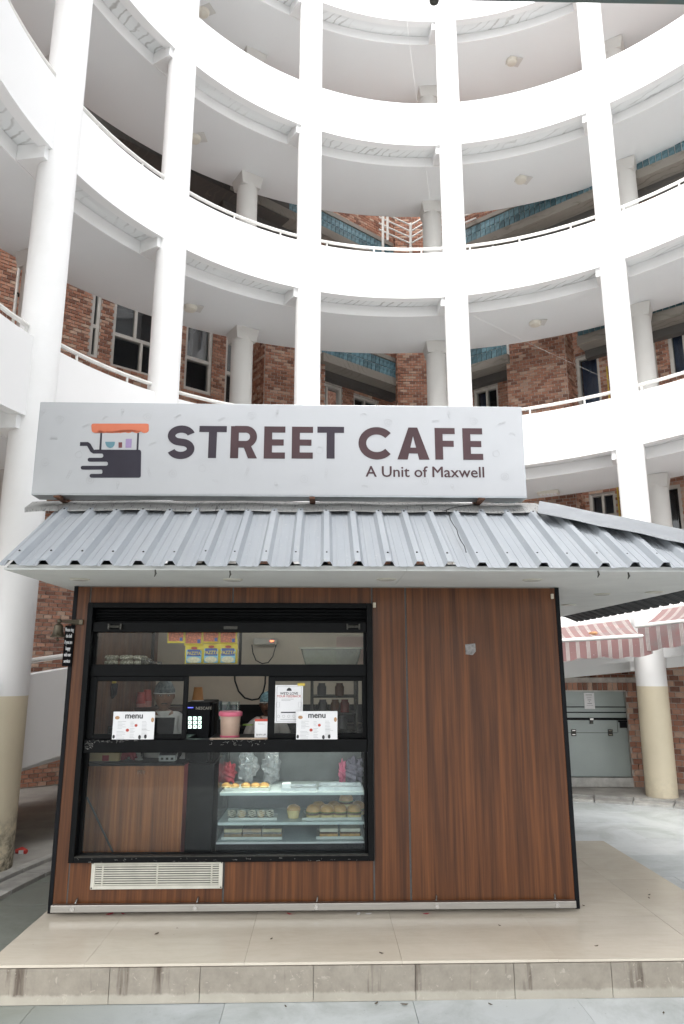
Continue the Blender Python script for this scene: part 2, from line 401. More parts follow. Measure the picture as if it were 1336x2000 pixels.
# ---- spiral ramp
ramp_t = thing('spiral_ramp', 'white spiral ramp with curved parapets winding up round the court behind the kiosk', 'ramp')
m_under = m_ceil
RANGE = [(-98, 178)]+[(-178, 178)]*4
for (i, _, _), (a0, a1) in zip([(k, 0, 0) for k in range(5)], RANGE):
    ph = (.80, .78, .785, .81, .80)[i]
    sweep(MB(), i, [(RR-.02, 0), (RR+.10, 0), (RR+.10, ph), (RR-.02, ph)], a0, a1).part('parapet', m_white, ramp_t, smooth=True)
    sweep(MB(), i, [(RR+.34, -.13), (RO, -.13), (RO, .16), (RR+.34, .16)], a0, a1).part('ramp_slab', m_ceil, ramp_t, smooth=True)
    sweep(MB(), i, [(RR+.10, .045), (RR+.34, .045), (RR+.34, .155), (RR+.10, .155)], a0, a1).part('eave_soffit', m_recess, ramp_t, smooth=True)
    sweep(MB(), i, [(RR+.325, -.134), (RR+.34, -.134), (RR+.34, .04), (RR+.325, .04)], a0, a1).part('slab_edge', m_white, ramp_t, smooth=True)
    sweep(MB(), i, [(RO+.004, -.02), (RO+.10, -.02), (RO+.10, .55), (RO+.004, .55)], a0, a1).part('outer_parapet', m_conc, ramp_t, smooth=True)
    for az in COLS:
        if not a0 < az < a1: continue
        sweep(MB(), i, [(RR+.02, -.128), (RR+.322, -.128), (RR+.322, .042), (RR+.02, .042)], az-2.95, az+2.1, 1).part('bracket', m_white, ramp_t)
        az = OCOL[COLS.index(az)]; z = zb(i, az)-.135; c = cyl(6.22, az, 0); e = Vector((math.cos(R_(az)), -math.sin(R_(az)), 0)); n = Vector((math.sin(R_(az)), math.cos(R_(az)), 0))
        def sq(h, zz): return [c-e*h-n*h+Vector((0, 0, zz)), c+e*h-n*h+Vector((0, 0, zz)), c+e*h+n*h+Vector((0, 0, zz)), c-e*h+n*h+Vector((0, 0, zz))]
        MB().hexa(sq(.165, z-.20)+sq(.20, z)).part('capital', m_capital, ramp_t)
    if i < 3:
        n = int((a1-a0)/3); zt = ph+.115
        rl = MB().tube([cyl(RR+.05, a0+1+(a1-a0-2)*k/n, zb(i, a0+1+(a1-a0-2)*k/n)+zt) for k in range(n+1)], .024, 8).part('handrail', m_rail, ramp_t, smooth=True)
        a = a0+4
        while a < a1-2:
            z = zb(i, a)
            MB().tube([cyl(RR+.05, a, z+ph-.01), cyl(RR+.05, a, z+ph+.10)], .014, 6).part('rail_post', m_rail, rl, smooth=True); a += 9.3
# outer columns belong to the ramp: round posts under the capitals
TOPZ = 13.2
ocm = plaster_mat('column_plaster_grey', (.62, .61, .585), .0, .3)
cl = ['small grey round post at the outer edge of the ramp, %s' % s for s in (
    'hidden far left behind the first white column', 'left of the second tall white column', 'seen between the first and second tall white columns', 'right of the second tall white column, beside dark windows',
    'left of the fourth tall white column, in front of teal tiles', 'right of the fifth tall white column', 'far right beyond the fifth white column', 'out at the right end of the walk')]
for az, lb in zip(OCOL, cl):
    c = cyl(6.22, az, 0)
    MB().lathe([(.175, .05), (.175, 14.0)], c, 20).single('outer_column', ocm, lb, 'column', (c.x, c.y, .05), group='outer columns of the spiral ramp', smooth=True)

# ---- tall inner columns: white above, cream paint below
def column_mat():
    m, t, b = nt('column_paint')
    ge = t.nodes.new('ShaderNodeNewGeometry'); P = ge.outputs['Position']; sx = t.nodes.new('ShaderNodeSeparateXYZ'); t.links.new(P, sx.inputs[0])
    z = sx.outputs[2]
    f = noise(t, P, 9, 7, .7); a = noise(t, P, 2.5, 5, .6)
    col = mixc(t, math_(t, 'MULTIPLY', ramp(t, a, [(.45, 0.0), (.75, 1.0)]), .18), (.80, .80, .795), (.60, .59, .56))
    cream = mixc(t, math_(t, 'MULTIPLY', ramp(t, a, [(.4, 0.0), (.8, 1.0)]), .4), (.66, .59, .44), (.52, .455, .33))
    col = mixc(t, math_(t, 'LESS_THAN', z, 1.42), col, cream)
    low = math_(t, 'ADD', z, math_(t, 'MULTIPLY', a, .9))
    g = math_(t, 'MULTIPLY', ramp(t, low, [(.55, 1.0), (.95, 0.0)]), ramp(t, f, [(.38, 0.0), (.56, 1.0)]))
    left = math_(t, 'LESS_THAN', sx.outputs[0], 0.0)
    g = math_(t, 'MULTIPLY', g, math_(t, 'ADD', math_(t, 'MULTIPLY', left, .8), .15))
    col = mixc(t, g, col, (.085, .075, .055))
    t.links.new(col, b.inputs['Base Color']); b.inputs['Roughness'].default_value = .55
    bump(t, b, f, .18, .004); return m
m_col = column_mat()
lab = {-78.6: 'thick white column nearest the left edge, cream paint and grime at its foot',
       -55.9: 'white column second from the left, rising behind the left part of the signboard',
       -28.9: 'white column rising behind the middle of the signboard', -.3: 'white column rising behind the right part of the signboard, left of the hanging wire',
       27.9: 'white column right of the signboard, its cream foot beside the red striped awnings',
       55.7: 'white column beyond the right side of the court', 83.5: 'white column at the near right of the court', -106: 'white column at the near left of the court'}
for az in COLS:
    c = cyl(RR+.035, az, 0)
    MB().lathe([(.192, -.02), (.194, .3), (.19, 3), (.182, 14.2)], c, 40).single('column', m_col, lab[az], 'column', (c.x, c.y, 0), group='tall white columns of the ramp', smooth=True)

# ---- lamps on the soffits
m_lampglass = M('lamp_glass', (.66, .63, .55), .3, .05, 4)
def lamp(px, py, i, label, square=False):
    p = None
    for _ in range(1):
        z = zb(i, 0)-.13
        for k in range(6):
            p = on_z(px, py, z); z = zb(i, math.degrees(math.atan2(p.x-CX, p.y-CY)))-.132
        p = on_z(px, py, z)
    t = thing('ceiling_lamp', label, 'lamp', (p.x, p.y, z), group='lamps under the ramp', rotz=rnd.uniform(-.5, .5))
    BASE[t] = Vector((0, 0, 0))
    if square:
        MB().box((-.17, -.09, -.05), (.17, .09, 0)).part('base_plate', m_lampglass, t, bevel=.006)
        for k in range(5): MB().box((-.14+k*.058, -.06, -.058), (-.1+k*.058, .06, -.05)).part('lens', m_white, t)
    else:
        MB().box((-.13, -.10, -.012), (.13, .10, 0)).part('base_plate', m_capital, t)
        MB().lathe([(.05, -.075), (.085, -.06), (.10, -.03), (.105, -.012)], (-.05, 0, 0), 20).part('globe', m_lampglass, t, smooth=True)
lamp(402, 20, 4, 'round lamp at the top of the picture right of the second column')
lamp(386, 268, 3, 'round lamp peeping out right of the second column under the upper ramp')
lamp(1004, 119, 4, 'round lamp under the topmost ramp bay right of centre')
lamp(1022, 350, 3, 'round lamp on a stained plate under the middle ramp bay right of centre')
lamp(378, 600, 2, 'round lamp right of the second column just above the dark windows')
lamp(1051, 629, 2, 'round lamp on a pale plate under the lower ramp right of centre')
lamp(1071, 960, 1, 'boxy lamp with lens strips under the low ramp right of the signboard', True)

# ---- brick building behind the ramp
OCC = []
def visible(P): return True
class Wing:
    def __init__(s, name, label, p0, p1):
        s.t = thing(name, label, 'building', (p0[0], p0[1], 0)); s.b = []; s.base = Vector((p0[0], p0[1], 0))
    def face(s, p0, p1, z0, z1, holes=(), d=0.0, soldier=(), bricks=True, thick=.18, BL=.122, BH=.057):
        p0 = Vector((p0[0], p0[1], 0)); p1 = Vector((p1[0], p1[1], 0)); e = (p1-p0).normalized(); n = Vector((e.y, -e.x, 0))
        if n.dot(-(p0+p1)/2) < 0: n = -n
        L = (p1-p0).length; f = lambda u, z, q=0: p0+e*u+n*(q+d)+Vector((0, 0, z))
        us = sorted({0, L, *[q for h in holes for q in h[:2] if 0 < q < L]}); zs = sorted({z0, z1, *[q for h in holes for q in h[2:4] if z0 < q < z1]})
        mb = MB()
        for a, b in zip(us, us[1:]):
            for c, g in zip(zs, zs[1:]):
                if any(h[0]-1e-6 <= a and b <= h[1]+1e-6 and h[2]-1e-6 <= c and g <= h[3]+1e-6 for h in holes): continue
                mb.hexa([f(a, c, -thick), f(b, c, -thick), f(b, c), f(a, c), f(a, g, -thick), f(b, g, -thick), f(b, g), f(a, g)])
        mb.part('wall', m_mortar, s.t)
        if bricks:
            ang = math.atan2(e.y, e.x); H = BH; k = 0; z = max(z0, .06 if z0 < .01 else 0)+.005; z1 = min(z1, 12.6)
            while z+H < z1:
                sold = next((q for q in soldier if q[0] <= z < q[1]), None)
                bl, bh = (.07, .125) if sold else (BL, H)
                u = -(k % 2)*bl*.5
                while u < L:
                    a = max(u, 0)+.004; b = min(u+bl, L)-.004
                    segs = [(a, b)]
                    for h in holes:
                        if h[2] < z+bh-.01 and z+.01 < h[3]:
                            ns = []
                            for (q, w) in segs:
                                if w <= h[0] or q >= h[1]: ns.append((q, w)); continue
                                if q < h[0]: ns.append((q, h[0]))
                                if w > h[1]: ns.append((h[1], w))
                            segs = ns
                    for q, w in segs:
                        if w-q > .03: s.b.append((f((q+w)/2, z+bh/2), ang, w-q, bh-.011, n))
                    u += bl
                z += bh if sold else H; k += 1
        s.f = f; s.p0 = p0; s.e = e; s.n = n; s.d = d
        return f
    def su(s, px, py):                                   # photo pixel to (along, height) on the last face
        q = on_plane(px, py, s.p0+s.n*s.d, s.n); return ((q-s.p0).dot(s.e), q.z)
    def window(s, f, u0, u1, z0, z1, trans=None, mull=(), curtain=None, sill=True):
        e = s.e; fw = .05; mb = MB()
        def bar(a, b, c, g, q0=-.12, q1=-.02): mb.hexa([f(a, c, q0), f(b, c, q0), f(b, c, q1), f(a, c, q1), f(a, g, q0), f(b, g, q0), f(b, g, q1), f(a, g, q1)])
        bar(u0, u0+fw, z0, z1); bar(u1-fw, u1, z0, z1); bar(u0+fw, u1-fw, z0, z0+fw); bar(u0+fw, u1-fw, z1-fw, z1)
        if trans: bar(u0+fw, u1-fw, trans-.03, trans+.03, -.118, -.025)
        for m, lo, hi in mull: bar(m-.022, m+.022, z0+fw if lo is None else lo, z1-fw if hi is None else hi, -.115, -.03)
        w = mb.part('window', m_alu, s.t)
        MB().add([f(u0+.01, z0+.01, -.075), f(u1-.01, z0+.01, -.075), f(u1-.01, z1-.01, -.075), f(u0+.01, z1-.01, -.075)], [(0, 1, 2, 3)]).part('pane', m_wglass, w)
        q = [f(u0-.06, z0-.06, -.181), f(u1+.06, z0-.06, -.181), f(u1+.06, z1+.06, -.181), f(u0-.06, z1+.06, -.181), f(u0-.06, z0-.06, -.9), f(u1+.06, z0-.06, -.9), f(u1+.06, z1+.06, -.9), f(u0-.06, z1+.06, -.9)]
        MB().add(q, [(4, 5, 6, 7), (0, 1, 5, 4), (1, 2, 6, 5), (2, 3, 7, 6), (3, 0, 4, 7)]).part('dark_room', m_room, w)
        if curtain:
            c0, c1, mm = curtain; k = 40; vs = []
            for j in range(k+1):
                u = c0+(c1-c0)*j/k; q = -.2+.025*math.sin(j*1.9)
                vs += [f(u, z0+.03, q), f(u, z1-.03, q)]
            MB().add(vs, [(2*j, 2*j+2, 2*j+3, 2*j+1) for j in range(k)]).part('curtain', mm, w, smooth=True)
    def band(s, f, u0, u1, z, out=.42, tiles=True, th=.36):
        # projecting floor band: dark underside lip, two rows of teal tiles, concrete ledge
        def bx(a, b, c, g, q0, q1): return MB().hexa([f(a, c, q0), f(b, c, q0), f(b, c, q1), f(a, c, q1), f(a, g, q0), f(b, g, q0), f(b, g, q1), f(a, g, q1)])
        bx(u0, u1, z-.17, z, .004, out+.05).part('ledge', m_conc, s.t)
        bx(u0, u1, z+.002, z+th-.002, .004, out-.012).part('tile_bed', m_capital, s.t)
        bx(u0, u1, z+th, z+th+.09, .004, out+.03).part('ledge', m_conc, s.t)
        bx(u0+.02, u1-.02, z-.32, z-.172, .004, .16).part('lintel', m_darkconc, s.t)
        if tiles:
            ang = math.atan2(s.e.y, s.e.x); nn = int((u1-u0)/.105)
            for r in range(2):
                for j in range(nn):
                    p = f(u0+.0525+j*.105, z+.012+th/4*(1+2*r)*.97, out-.006)
                    s.tiles.append((p, ang))
        return bx(u0, u1, z+th+.092, z+1.35, .004, out-.02)
    tiles = None

BAND = 7.45; ST = 3.03; BAND2 = 10.1
eL = Vector((.77, .64, 0)).normalized(); eR = Vector((.77, -.64, 0)).normalized()
Vp = Vector((1.42, 13.76, 0))
wings = []
def wing(*a):
    w = Wing(*a); w.tiles = []; wings.append(w); return w
nL = Vector((eL.y, -eL.x, 0)); nR = Vector((-abs(eR.y), -eR.x, 0))
# left wing facing the court (windows right of the first column)
w = wing('brick_wing', 'left red brick wing with tall dark windows seen between the first three white columns', (-5.2, 9.0), None)
B0 = Vector((-1.42, 12.0, 0)); q1 = B0-nL*.42+eL*.35; q0 = q1-eL*5.2
f = w.face(q0, q1, 0, 14, bricks=False)
P = [w.su(*p) for p in ((172, 695), (190, 695), (215, 714), (304, 738), (358, 757), (411, 770), (437, 785), (466, 795))]
w.t.children[0]; bpy.data.objects.remove(w.t.children[0])
zw = w.su(260, 592)[1]+.25
holes = [(P[0][0], P[1][0], P[0][1], zw), (P[2][0], P[3][0], P[2][1], zw), (P[4][0], P[5][0], P[4][1]-.0, zw), (P[6][0], P[7][0], P[6][1]-.05, zw)]
holes += [(h[0], h[1], h[2]-ST, h[2]-ST+1.5) for h in holes[:3]]
f = w.face(q0, q1, 0, 14, holes)
for k, h in enumerate(holes):
    wd_ = h[1]-h[0]; tr = h[2]+(h[3]-h[2])*.40
    w.window(f, *h[:4], trans=tr if wd_ > .3 else h[2]+.55, mull=[(h[0]+wd_*.5, tr, None), (h[0]+wd_*.66, None, tr)] if wd_ > .6 else [])
w.band(f, 1.2, 5.0, BAND-ST, .42).part('spandrel', m_mortar, w.t)
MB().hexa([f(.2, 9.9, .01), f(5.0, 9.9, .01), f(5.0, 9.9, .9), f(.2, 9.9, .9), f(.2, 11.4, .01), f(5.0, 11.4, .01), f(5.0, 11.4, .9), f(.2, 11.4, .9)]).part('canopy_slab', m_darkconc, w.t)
# far left wing
w = wing('brick_wing', 'narrow slice of shaded brick wing beyond the leftmost column', (-5.2, 8.9), None)
f = w.face((-5.9, 4.0), (q0.x-.02, q0.y-.02), 0, 14, [])
# left projecting block
w = wing('brick_block', 'projecting brick block with a drainpipe seen left of the middle column', (-1.42, 12.0), None)
w.face((-1.42-.58, 12.8), (-1.42, 12.0), 0, 9.9); f = w.face((-1.42, 12.0), (-.32, 12.42), 0, 9.9)
# left side of the inner corner
w = wing('brick_wing', 'brick bay under a teal tile band sloping down to the right, behind the signboard middle', (-.4, 12.3), None)
a = Vp-eL*2.34; f = w.face(a-nL*.42, Vp-nL*.42, 0, 14, bricks=False); bpy.data.objects.remove(w.t.children[0])
P = [w.su(*p) for p in ((612, 728), (668, 745), (690, 752), (737, 772))]
holes = [(P[0][0], P[1][0], 5.2, 7.1), (P[2][0], P[3][0], 5.2, 7.05)]
f = w.face(a-nL*.42, Vp-nL*.42, 0, 14, holes)
for h in holes: w.window(f, *h, mull=[((h[0]+h[1])/2, None, None)])
for z, u in ((BAND, 0), (BAND2, -2.1), (BAND-ST, 0)):
    w.band(f, u, 2.2, z).part('spandrel', m_mortar, w.t)
L1 = w
w.face(a-nL*.02, Vp-nL*.02-eL*.12, BAND+.46, BAND+1.3, thick=.02); w.face(a-nL*.02-eL*2.1, Vp-nL*.02-eL*.12, BAND2+.46, BAND2+2.3, thick=.02)
# pier in the inner corner
w = wing('brick_pier', 'brick pier in the inner corner where two teal tile bands meet', (1.4, 13.3), None)
w.face((1.12, 13.62), (1.12, 13.28), 0, 14); w.face((1.12, 13.28), (1.76, 13.28), 0, 14); 
# right side of the inner corner
w = wing('brick_wing', 'brick bay under a teal tile band rising to the right, right of the fourth column', (1.5, 13.7), None)
b = Vp+eR*2.26
f = w.face(Vp-nR*.42, b-nR*.42, 0, 14, bricks=False); bpy.data.objects.remove(w.t.children[0])
P = [w.su(*p) for p in ((872, 770), (902, 768), (925, 757), (972, 742))]
holes = [(P[0][0], P[1][0], 5.2, 7.0), (P[2][0], P[3][0], 5.2, 7.1)]
f = w.face(Vp-nR*.42, b-nR*.42, 0, 14, holes)
for h in holes: w.window(f, *h, mull=[((h[0]+h[1])/2, None, None)], curtain=(h[0]+.04, h[0]+(h[1]-h[0])*.45, m_curtain))
for z, u in ((BAND, 2.25), (BAND2, 6.2), (BAND-ST, 2.25)):
    w.band(f, .12, u, z).part('spandrel', m_mortar, w.t)
w.face(Vp-nR*.02+eR*.12, b-nR*.02, BAND+.46, BAND+1.3, thick=.02); w.face(Vp-nR*.02+eR*.12, b-nR*.02+eR*4, BAND2+.46, BAND2+2.3, thick=.02)
# right projecting block
w = wing('brick_block', 'projecting red brick block right of the fourth column, above the parapet rail', (4.1, 11.95), None)
w.face((3.12, 12.40), (4.1, 11.95), 0, 9.6); w.face((4.1, 11.95), (4.72, 12.75), 0, 9.6)
# right wing
w = wing('brick_wing', 'right brick wing with blue curtained window and yellow pipe beside the fifth column', (4.3, 12.4), None)
B1 = Vector((4.1, 11.95, 0)); r0 = B1-nR*.42-eR*.1; r1 = r0+eR*5
f = w.face(r0, r1, 0, 14, bricks=False); bpy.data.objects.remove(w.t.children[0])
P = [w.su(*p) for p in ((1131, 790), (1176, 778), (1264, 748), (1287, 742), (1312, 735), (1372, 715), (1150, 966), (1201, 960), (1296, 950), (1328, 945))]
holes = [(P[0][0], P[1][0], P[0][1]-.1, 7.34), (P[2][0], P[3][0], P[2][1]-.1, 7.34), (P[4][0], P[5][0], P[4][1], 7.34),
         (P[6][0], P[7][0], 2.9, P[6][1]), (P[8][0], P[9][0], 2.7, P[8][1])]
f = w.face(r0, r1, 0, 14, holes)
w.window(f, *holes[0], curtain=(holes[0][0]+.04, holes[0][1]-.04, m_curtain))
w.window(f, *holes[1], curtain=(holes[1][0]+.04, holes[1][1]-.04, m_curtain_g))
w.window(f, *holes[2], mull=[((holes[2][0]+holes[2][1])/2, None, None)], curtain=(holes[2][0]+.04, holes[2][0]+.3, m_curtain))
w.window(f, *holes[3], trans=holes[3][3]-.42, mull=[((holes[3][0]+holes[3][1])/2, holes[3][3]-.42, None)], curtain=(holes[3][0]+.04, holes[3][1]-.04, m_curtain_g))
w.window(f, *holes[4], trans=3.1)
w.band(f, .35, 4.6, BAND+.08).part('spandrel', m_mortar, w.t)
uy = (holes[0][1]+.14)
m_yel = M('yellow_pipe', (.55, .38, .06), .45, .15, 9)
MB().tube([f(uy, 2, .04), f(uy, 7.0, .04)], .014, 6).part('gas_pipe', m_yel, w.t, smooth=True)
MB().tube([f(uy+.06, 2, .04), f(uy+.06, 7.0, .04)], .014, 6).part('pipe', m_rail, w.t, smooth=True)
RW = (w, f)
# low brick wall with the glass hatch under the ramp on the right
w = wing('brick_wall', 'low brick wall holding a frosted glass hatch under the ramp at the right', (2.2, 10.3), None)
D0, D1 = Vector((1.9, 10.30, 0)), Vector((4.30, 10.22, 0))
f = w.face(D0, D1, .05, 1.50, bricks=False); bpy.data.objects.remove(w.t.children[0])
dl = w.su(1085, 1533); dr = w.su(1237, 1533); dt = w.su(1170, 1350)
hd = (dl[0], dr[0], .18, dt[1])
f = w.face(D0, D1, .05, 1.52, [hd], soldier=[(dt[1]-.02, dt[1]+.13)], BL=.125, BH=.075)
DW = (w, f, hd, w.su)
wf, we, wp0, wn_ = f, w.e.copy(), w.p0.copy(), w.n.copy()
f2 = w.face(D1, (6.4, 8.55), .05, 1.72, BL=.125, BH=.075)
w.n, w.e, w.p0 = wn_, we, wp0

# mesh shared by the individual bricks and tiles
brick_me = MB().box((-.5, -.5, -.5), (.5, .5, .5)).mesh('brick', m_brick)
m_tile = M('teal_tile', (.16, .29, .34), .25, .5, 11, .1, rand=.45)
tile_me = MB().box((-.0465, -.012, -.08), (.0465, .012, .08)).mesh('teal_tile', m_tile)
bpy.context.view_layer.update()
_v = []; _f = []
for o in list(bpy.data.objects):
    if o.type == 'MESH' and o.name.split('.')[0] in ('parapet', 'ramp_slab', 'column', 'outer_column', 'ledge', 'wall', 'spandrel', 'tile_bed', 'canopy_slab'):
        n = len(_v); mw = o.matrix_world
        _v += [mw @ v.co for v in o.data.vertices]; _f += [tuple(i+n for i in p.vertices) for p in o.data.polygons]
def kbox(a, b):
    n = len(_v); m = MB().box(a, b); _v.extend([k2w(v) for v in m.v]); _f.extend([tuple(i+n for i in q) for q in m.f])
kbox((-1.6, 0, .2), (1.64, 2.3, 2.6)); kbox((-1.55, -.12, 2.8), (1.75, -.1, 3.4)); kbox((-1.7, -.7, 2.2), (2.5, 2.9, 2.25))
TREE = BVHTree.FromPolygons(_v, _f)
def seen(P, n):
    x, y = to_px(P)
    if not (-12 < x < 1348 and -12 < y < 2012): return False
    Q = P+n*.03; d = Q-CAM; L = d.length; h = TREE.ray_cast(CAM, d/L, L-.02)
    return h[0] is None
for w in wings:
    big = []; rest = []
    for b_ in w.b:
        (big if seen(b_[0], b_[4]) else rest).append(b_)
    big.sort(key=lambda q: (q[0]-CAM).length)
    rest += big[290:]
    for P, ang, ln, h, n in big[:290]:
        place_mesh('brick', brick_me, w.t, P+n*rnd.uniform(.0, .005), (rnd.uniform(-.01, .01), rnd.uniform(-.012, .012), ang), (ln-.004, .024, h))
    if rest:
        mb = MB()
        for P, ang, ln, h, n in rest:
            e = Vector((math.cos(ang), math.sin(ang), 0))*(ln/2-.002); z = Vector((0, 0, h/2)); o = P+n*(.012+rnd.uniform(0, .005)); i = P-n*.01
            mb.add([i-e-z, i+e-z, i+e+z, i-e+z, o-e-z, o+e-z, o+e+z, o-e+z], [(4, 5, 6, 7), (0, 1, 5, 4), (1, 2, 6, 5), (2, 3, 7, 6), (3, 0, 4, 7)])
        mb.part('brickwork', m_brick_i, w.t, kind='stuff')
    for P, ang in w.tiles:
        if -30 < to_px(P)[0] < 1366 and -30 < to_px(P)[1] < 1500: place_mesh('teal_tile', tile_me, w.t, P, (0, 0, ang), (1, 1, 1))

# ================================================================ PLATFORM AND KIOSK (kiosk frame)
PH = .18
def stone_tile_mat():
    m, t, b = nt('beige_tile')
    ge = t.nodes.new('ShaderNodeNewGeometry'); P = ge.outputs['Position']
    a = noise(t, P, 1.7, 6, .65, .4); f = noise(t, P, 30, 4, .6)
    col = ramp(t, a, [(.3, (.53, .475, .385)), (.7, (.61, .555, .465))])
    oi = t.nodes.new('ShaderNodeObjectInfo').outputs['Random']
    col = mixc(t, 1, col, ramp(t, oi, [(0, .93), (1, 1.0)]), 'MULTIPLY')
    sc_ = ramp(t, noise(t, coords(t, (1, 5, 1), 'Object', (3, 1, 0)), 3.1, 7, .75, 1.0), [(.45, 0.0), (.85, 1.0)])
    col = mixc(t, math_(t, 'MULTIPLY', sc_, .22), col, (.26, .22, .17))
    sp = ramp(t, noise(t, P, 17, 3, .6), [(.735, 0.0), (.75, 1.0)])
    col = mixc(t, math_(t, 'MULTIPLY', sp, .6), col, (.09, .075, .06))
    t.links.new(col, b.inputs['Base Color'])
    t.links.new(ramp(t, a, [(.3, .17), (.7, .25)]), b.inputs['Roughness']); bump(t, b, a, .05, .004); return m
m_ptile = stone_tile_mat()
def riser_mat():
    m, t, b = nt('stained_riser')
    tc = coords(t); P = tc
    a = noise(t, P, 3.2, 7, .7, .3); f = noise(t, P, 16, 6, .7); st = noise(t, coords(t, (5.5, 1, .5), 'Object', (1.7, 0, 0)), 1.0, 6, .7)
    sx = t.nodes.new('ShaderNodeSeparateXYZ'); t.links.new(P, sx.inputs[0]); z = sx.outputs[2]
    col = ramp(t, a, [(.3, (.30, .275, .225)), (.7, (.40, .37, .31))])
    up = ramp(t, math_(t, 'ADD', z, math_(t, 'MULTIPLY', f, .035)), [(.056, 0.0), (.066, 1.0)])
    dirt = mixc(t, ramp(t, f, [(.35, 0.0), (.65, 1.0)]), (.25, .215, .17), (.155, .13, .105))
    col = mixc(t, math_(t, 'MULTIPLY', up, .62), col, dirt)
    col = mixc(t, math_(t, 'MULTIPLY', math_(t, 'MULTIPLY', ramp(t, st, [(.57, 0.0), (.68, 1.0)]), up), .9), col, (.055, .034, .022))
    scr = ramp(t, noise(t, coords(t, (1.2, 1, 1.2)), 9, 3, .75, 2.5), [(.62, 0.0), (.66, 1.0)])
    col = mixc(t, math_(t, 'MULTIPLY', scr, .45), col, (.46, .41, .34))
    t.links.new(col, b.inputs['Base Color']); b.inputs['Roughness'].default_value = .55; bump(t, b, f, .2, .003); return m
m_riser = riser_mat()
PX0, PX1, PY0, PY1 = -1.66, 2.50, -.765, 1.76
plat = thing('platform', 'low beige tiled platform with stained riser that the wooden kiosk stands on', 'platform', (.4, .5, 0), 'K')
MB().box((PX0+.012, PY0+.012, 0), (PX1-.012, PY1-.012, PH-.012)).part('core', M('grout', (.22, .20, .17), .9, .2, 9), plat)
xs = [PX0, -1.16, -.35, .46, 1.27, 2.08, PX1]; ys = [PY0, -.12, .64, 1.40, PY1]
for a, b in zip(xs, xs[1:]):
    for c, d in zip(ys, ys[1:]):
        dz = rnd.uniform(-.0008, .0008)
        MB().box((a+.0007, c+.0007, PH-.0125), (b-.0007, d-.0007, PH+dz)).part('floor_tile', m_ptile, plat)
xr = [PX0, -1.53, -.76, -.38, .26, .98, 1.58, 2.06, PX1]
xr = [PX0]+[K(q, 1930, PY0).x for q in (213, 390, 612, 812, 1005, 1196)]+[PX1]
for a, b in zip(xr, xr[1:]):
    MB().box((a+.0015, PY0-.004, .001), (b-.0015, PY0+.010, PH-.016)).part('riser_tile', m_riser, plat)
for c, d in zip(ys, ys[1:]):
    MB().box((PX0-.004, c+.0015, .001), (PX0+.010, d-.0015, PH-.016)).part('riser_tile', m_riser, plat)
    MB().box((PX1-.010, c+.0015, .001), (PX1+.004, d-.0015, PH-.016)).part('riser_tile', m_riser, plat)

kio = thing('kiosk', 'wood clad food kiosk with black framed serving window and ribbed metal roof', 'kiosk', (0, 0, PH), 'K')
X0, X1, YB, ZT = -1.63, 1.655, 2.35, 2.19
WX0, WX1, WZ0, WZ1 = -1.525, .372, .474, 2.078
def panel(a, c, b, d, y0=0.0, y1=.02, m=None, nm='wood_panel'): return MB().box((a, y0, c), (b, y1, d)).part(nm, m or m_wood, kio, bevel=.0015)
panel(X0+.022, .205, -1.527, ZT-.004)
panel(-1.519, WZ1+.002, -.572, ZT-.004); panel(-.562, WZ1+.002, WX1-.004, ZT-.004)
panel(-1.519, .205, -.572, WZ0-.002); panel(-.562, .205, WX1-.004, WZ0-.002)
panel(.378, .205, .597, ZT-.004); panel(.609, .205, X1-.024, ZT-.004)
for a in (-1.527, WX1-.004, .597): MB().box((a, .003, .205), (a+.011, .019, ZT-.004)).part('joint_strip', m_gasket, kio)
for zz0, zz1 in ((WZ1, ZT-.004), (.205, WZ0)): MB().box((-.573, .003, zz0), (-.561, .019, zz1)).part('joint_strip', m_gasket, kio)
MB().box((X0-.004, -.004, PH+.004), (X0+.022, .03, ZT)).part('corner_trim', m_blackm, kio); MB().box((X1-.024, -.004, PH+.004), (X1+.004, .03, ZT)).part('corner_trim', m_blackm, kio)
MB().box((X0+.03, .004, PH+.003), (X1-.03, .03, .206)).part('plinth', m_gasket, kio)
# shell of walls, floor, ceiling; side glass and rear opening added to admit light
def shell(nm, m, y0, y1, xa, xb, holes):
    pass
for sx_, xa, xb in ((0, X0, X0+.05), (1, X1-.05, X1)):
    inn = (xa+.002, xb) if sx_ == 0 else (xa, xb-.002)
    if sx_ == 0:
        MB().box((xa, .02, PH), (xb, YB, ZT)).part('side_wall', m_wood, kio); continue
    for (a, b, c, d) in ((.02, .25, PH, ZT), (1.9, YB, PH, ZT), (.25, 1.9, PH, .75), (.25, 1.9, 2.05, ZT)):
        MB().box((xa, a, c), (xb, b, d)).part('side_wall', m_wood, kio)
    MB().add([((xa+xb)/2, .25, .75), ((xa+xb)/2, 1.9, .75), ((xa+xb)/2, 1.9, 2.05), ((xa+xb)/2, .25, 2.05)], [(0, 1, 2, 3)]).part('side_glass', m_glass, kio)
for (a, b, c, d) in ((X0+.05, .75, PH, ZT), (1.45, X1-.05, PH, ZT), (.75, 1.45, 2.05, ZT)):
    MB().box((a, YB-.05, c), (b, YB, d)).part('rear_wall', m_tanwall, kio)
MB().box((X0+.05, .05, .06), (X1-.05, YB-.05, .09)).part('floor', m_capital, kio)
MB().box((X0, .022, ZT), (X1, YB, ZT+.03)).part('ceiling', m_soffit, kio)
MB().box((WX1+.02, .021, PH), (X1-.05, .05, ZT)).part('front_lining', m_tanwall, kio); MB().box((X0+.05, .021, PH), (WX0-.003, .05, ZT)).part('front_lining', m_tanwall, kio)
MB().box((WX0, .021, PH), (WX1+.018, .05, WZ0-.002)).part('front_lining', m_tanwall, kio); MB().box((WX0, .021, WZ1+.003), (WX1+.018, .05, ZT)).part('front_lining', m_tanwall, kio)
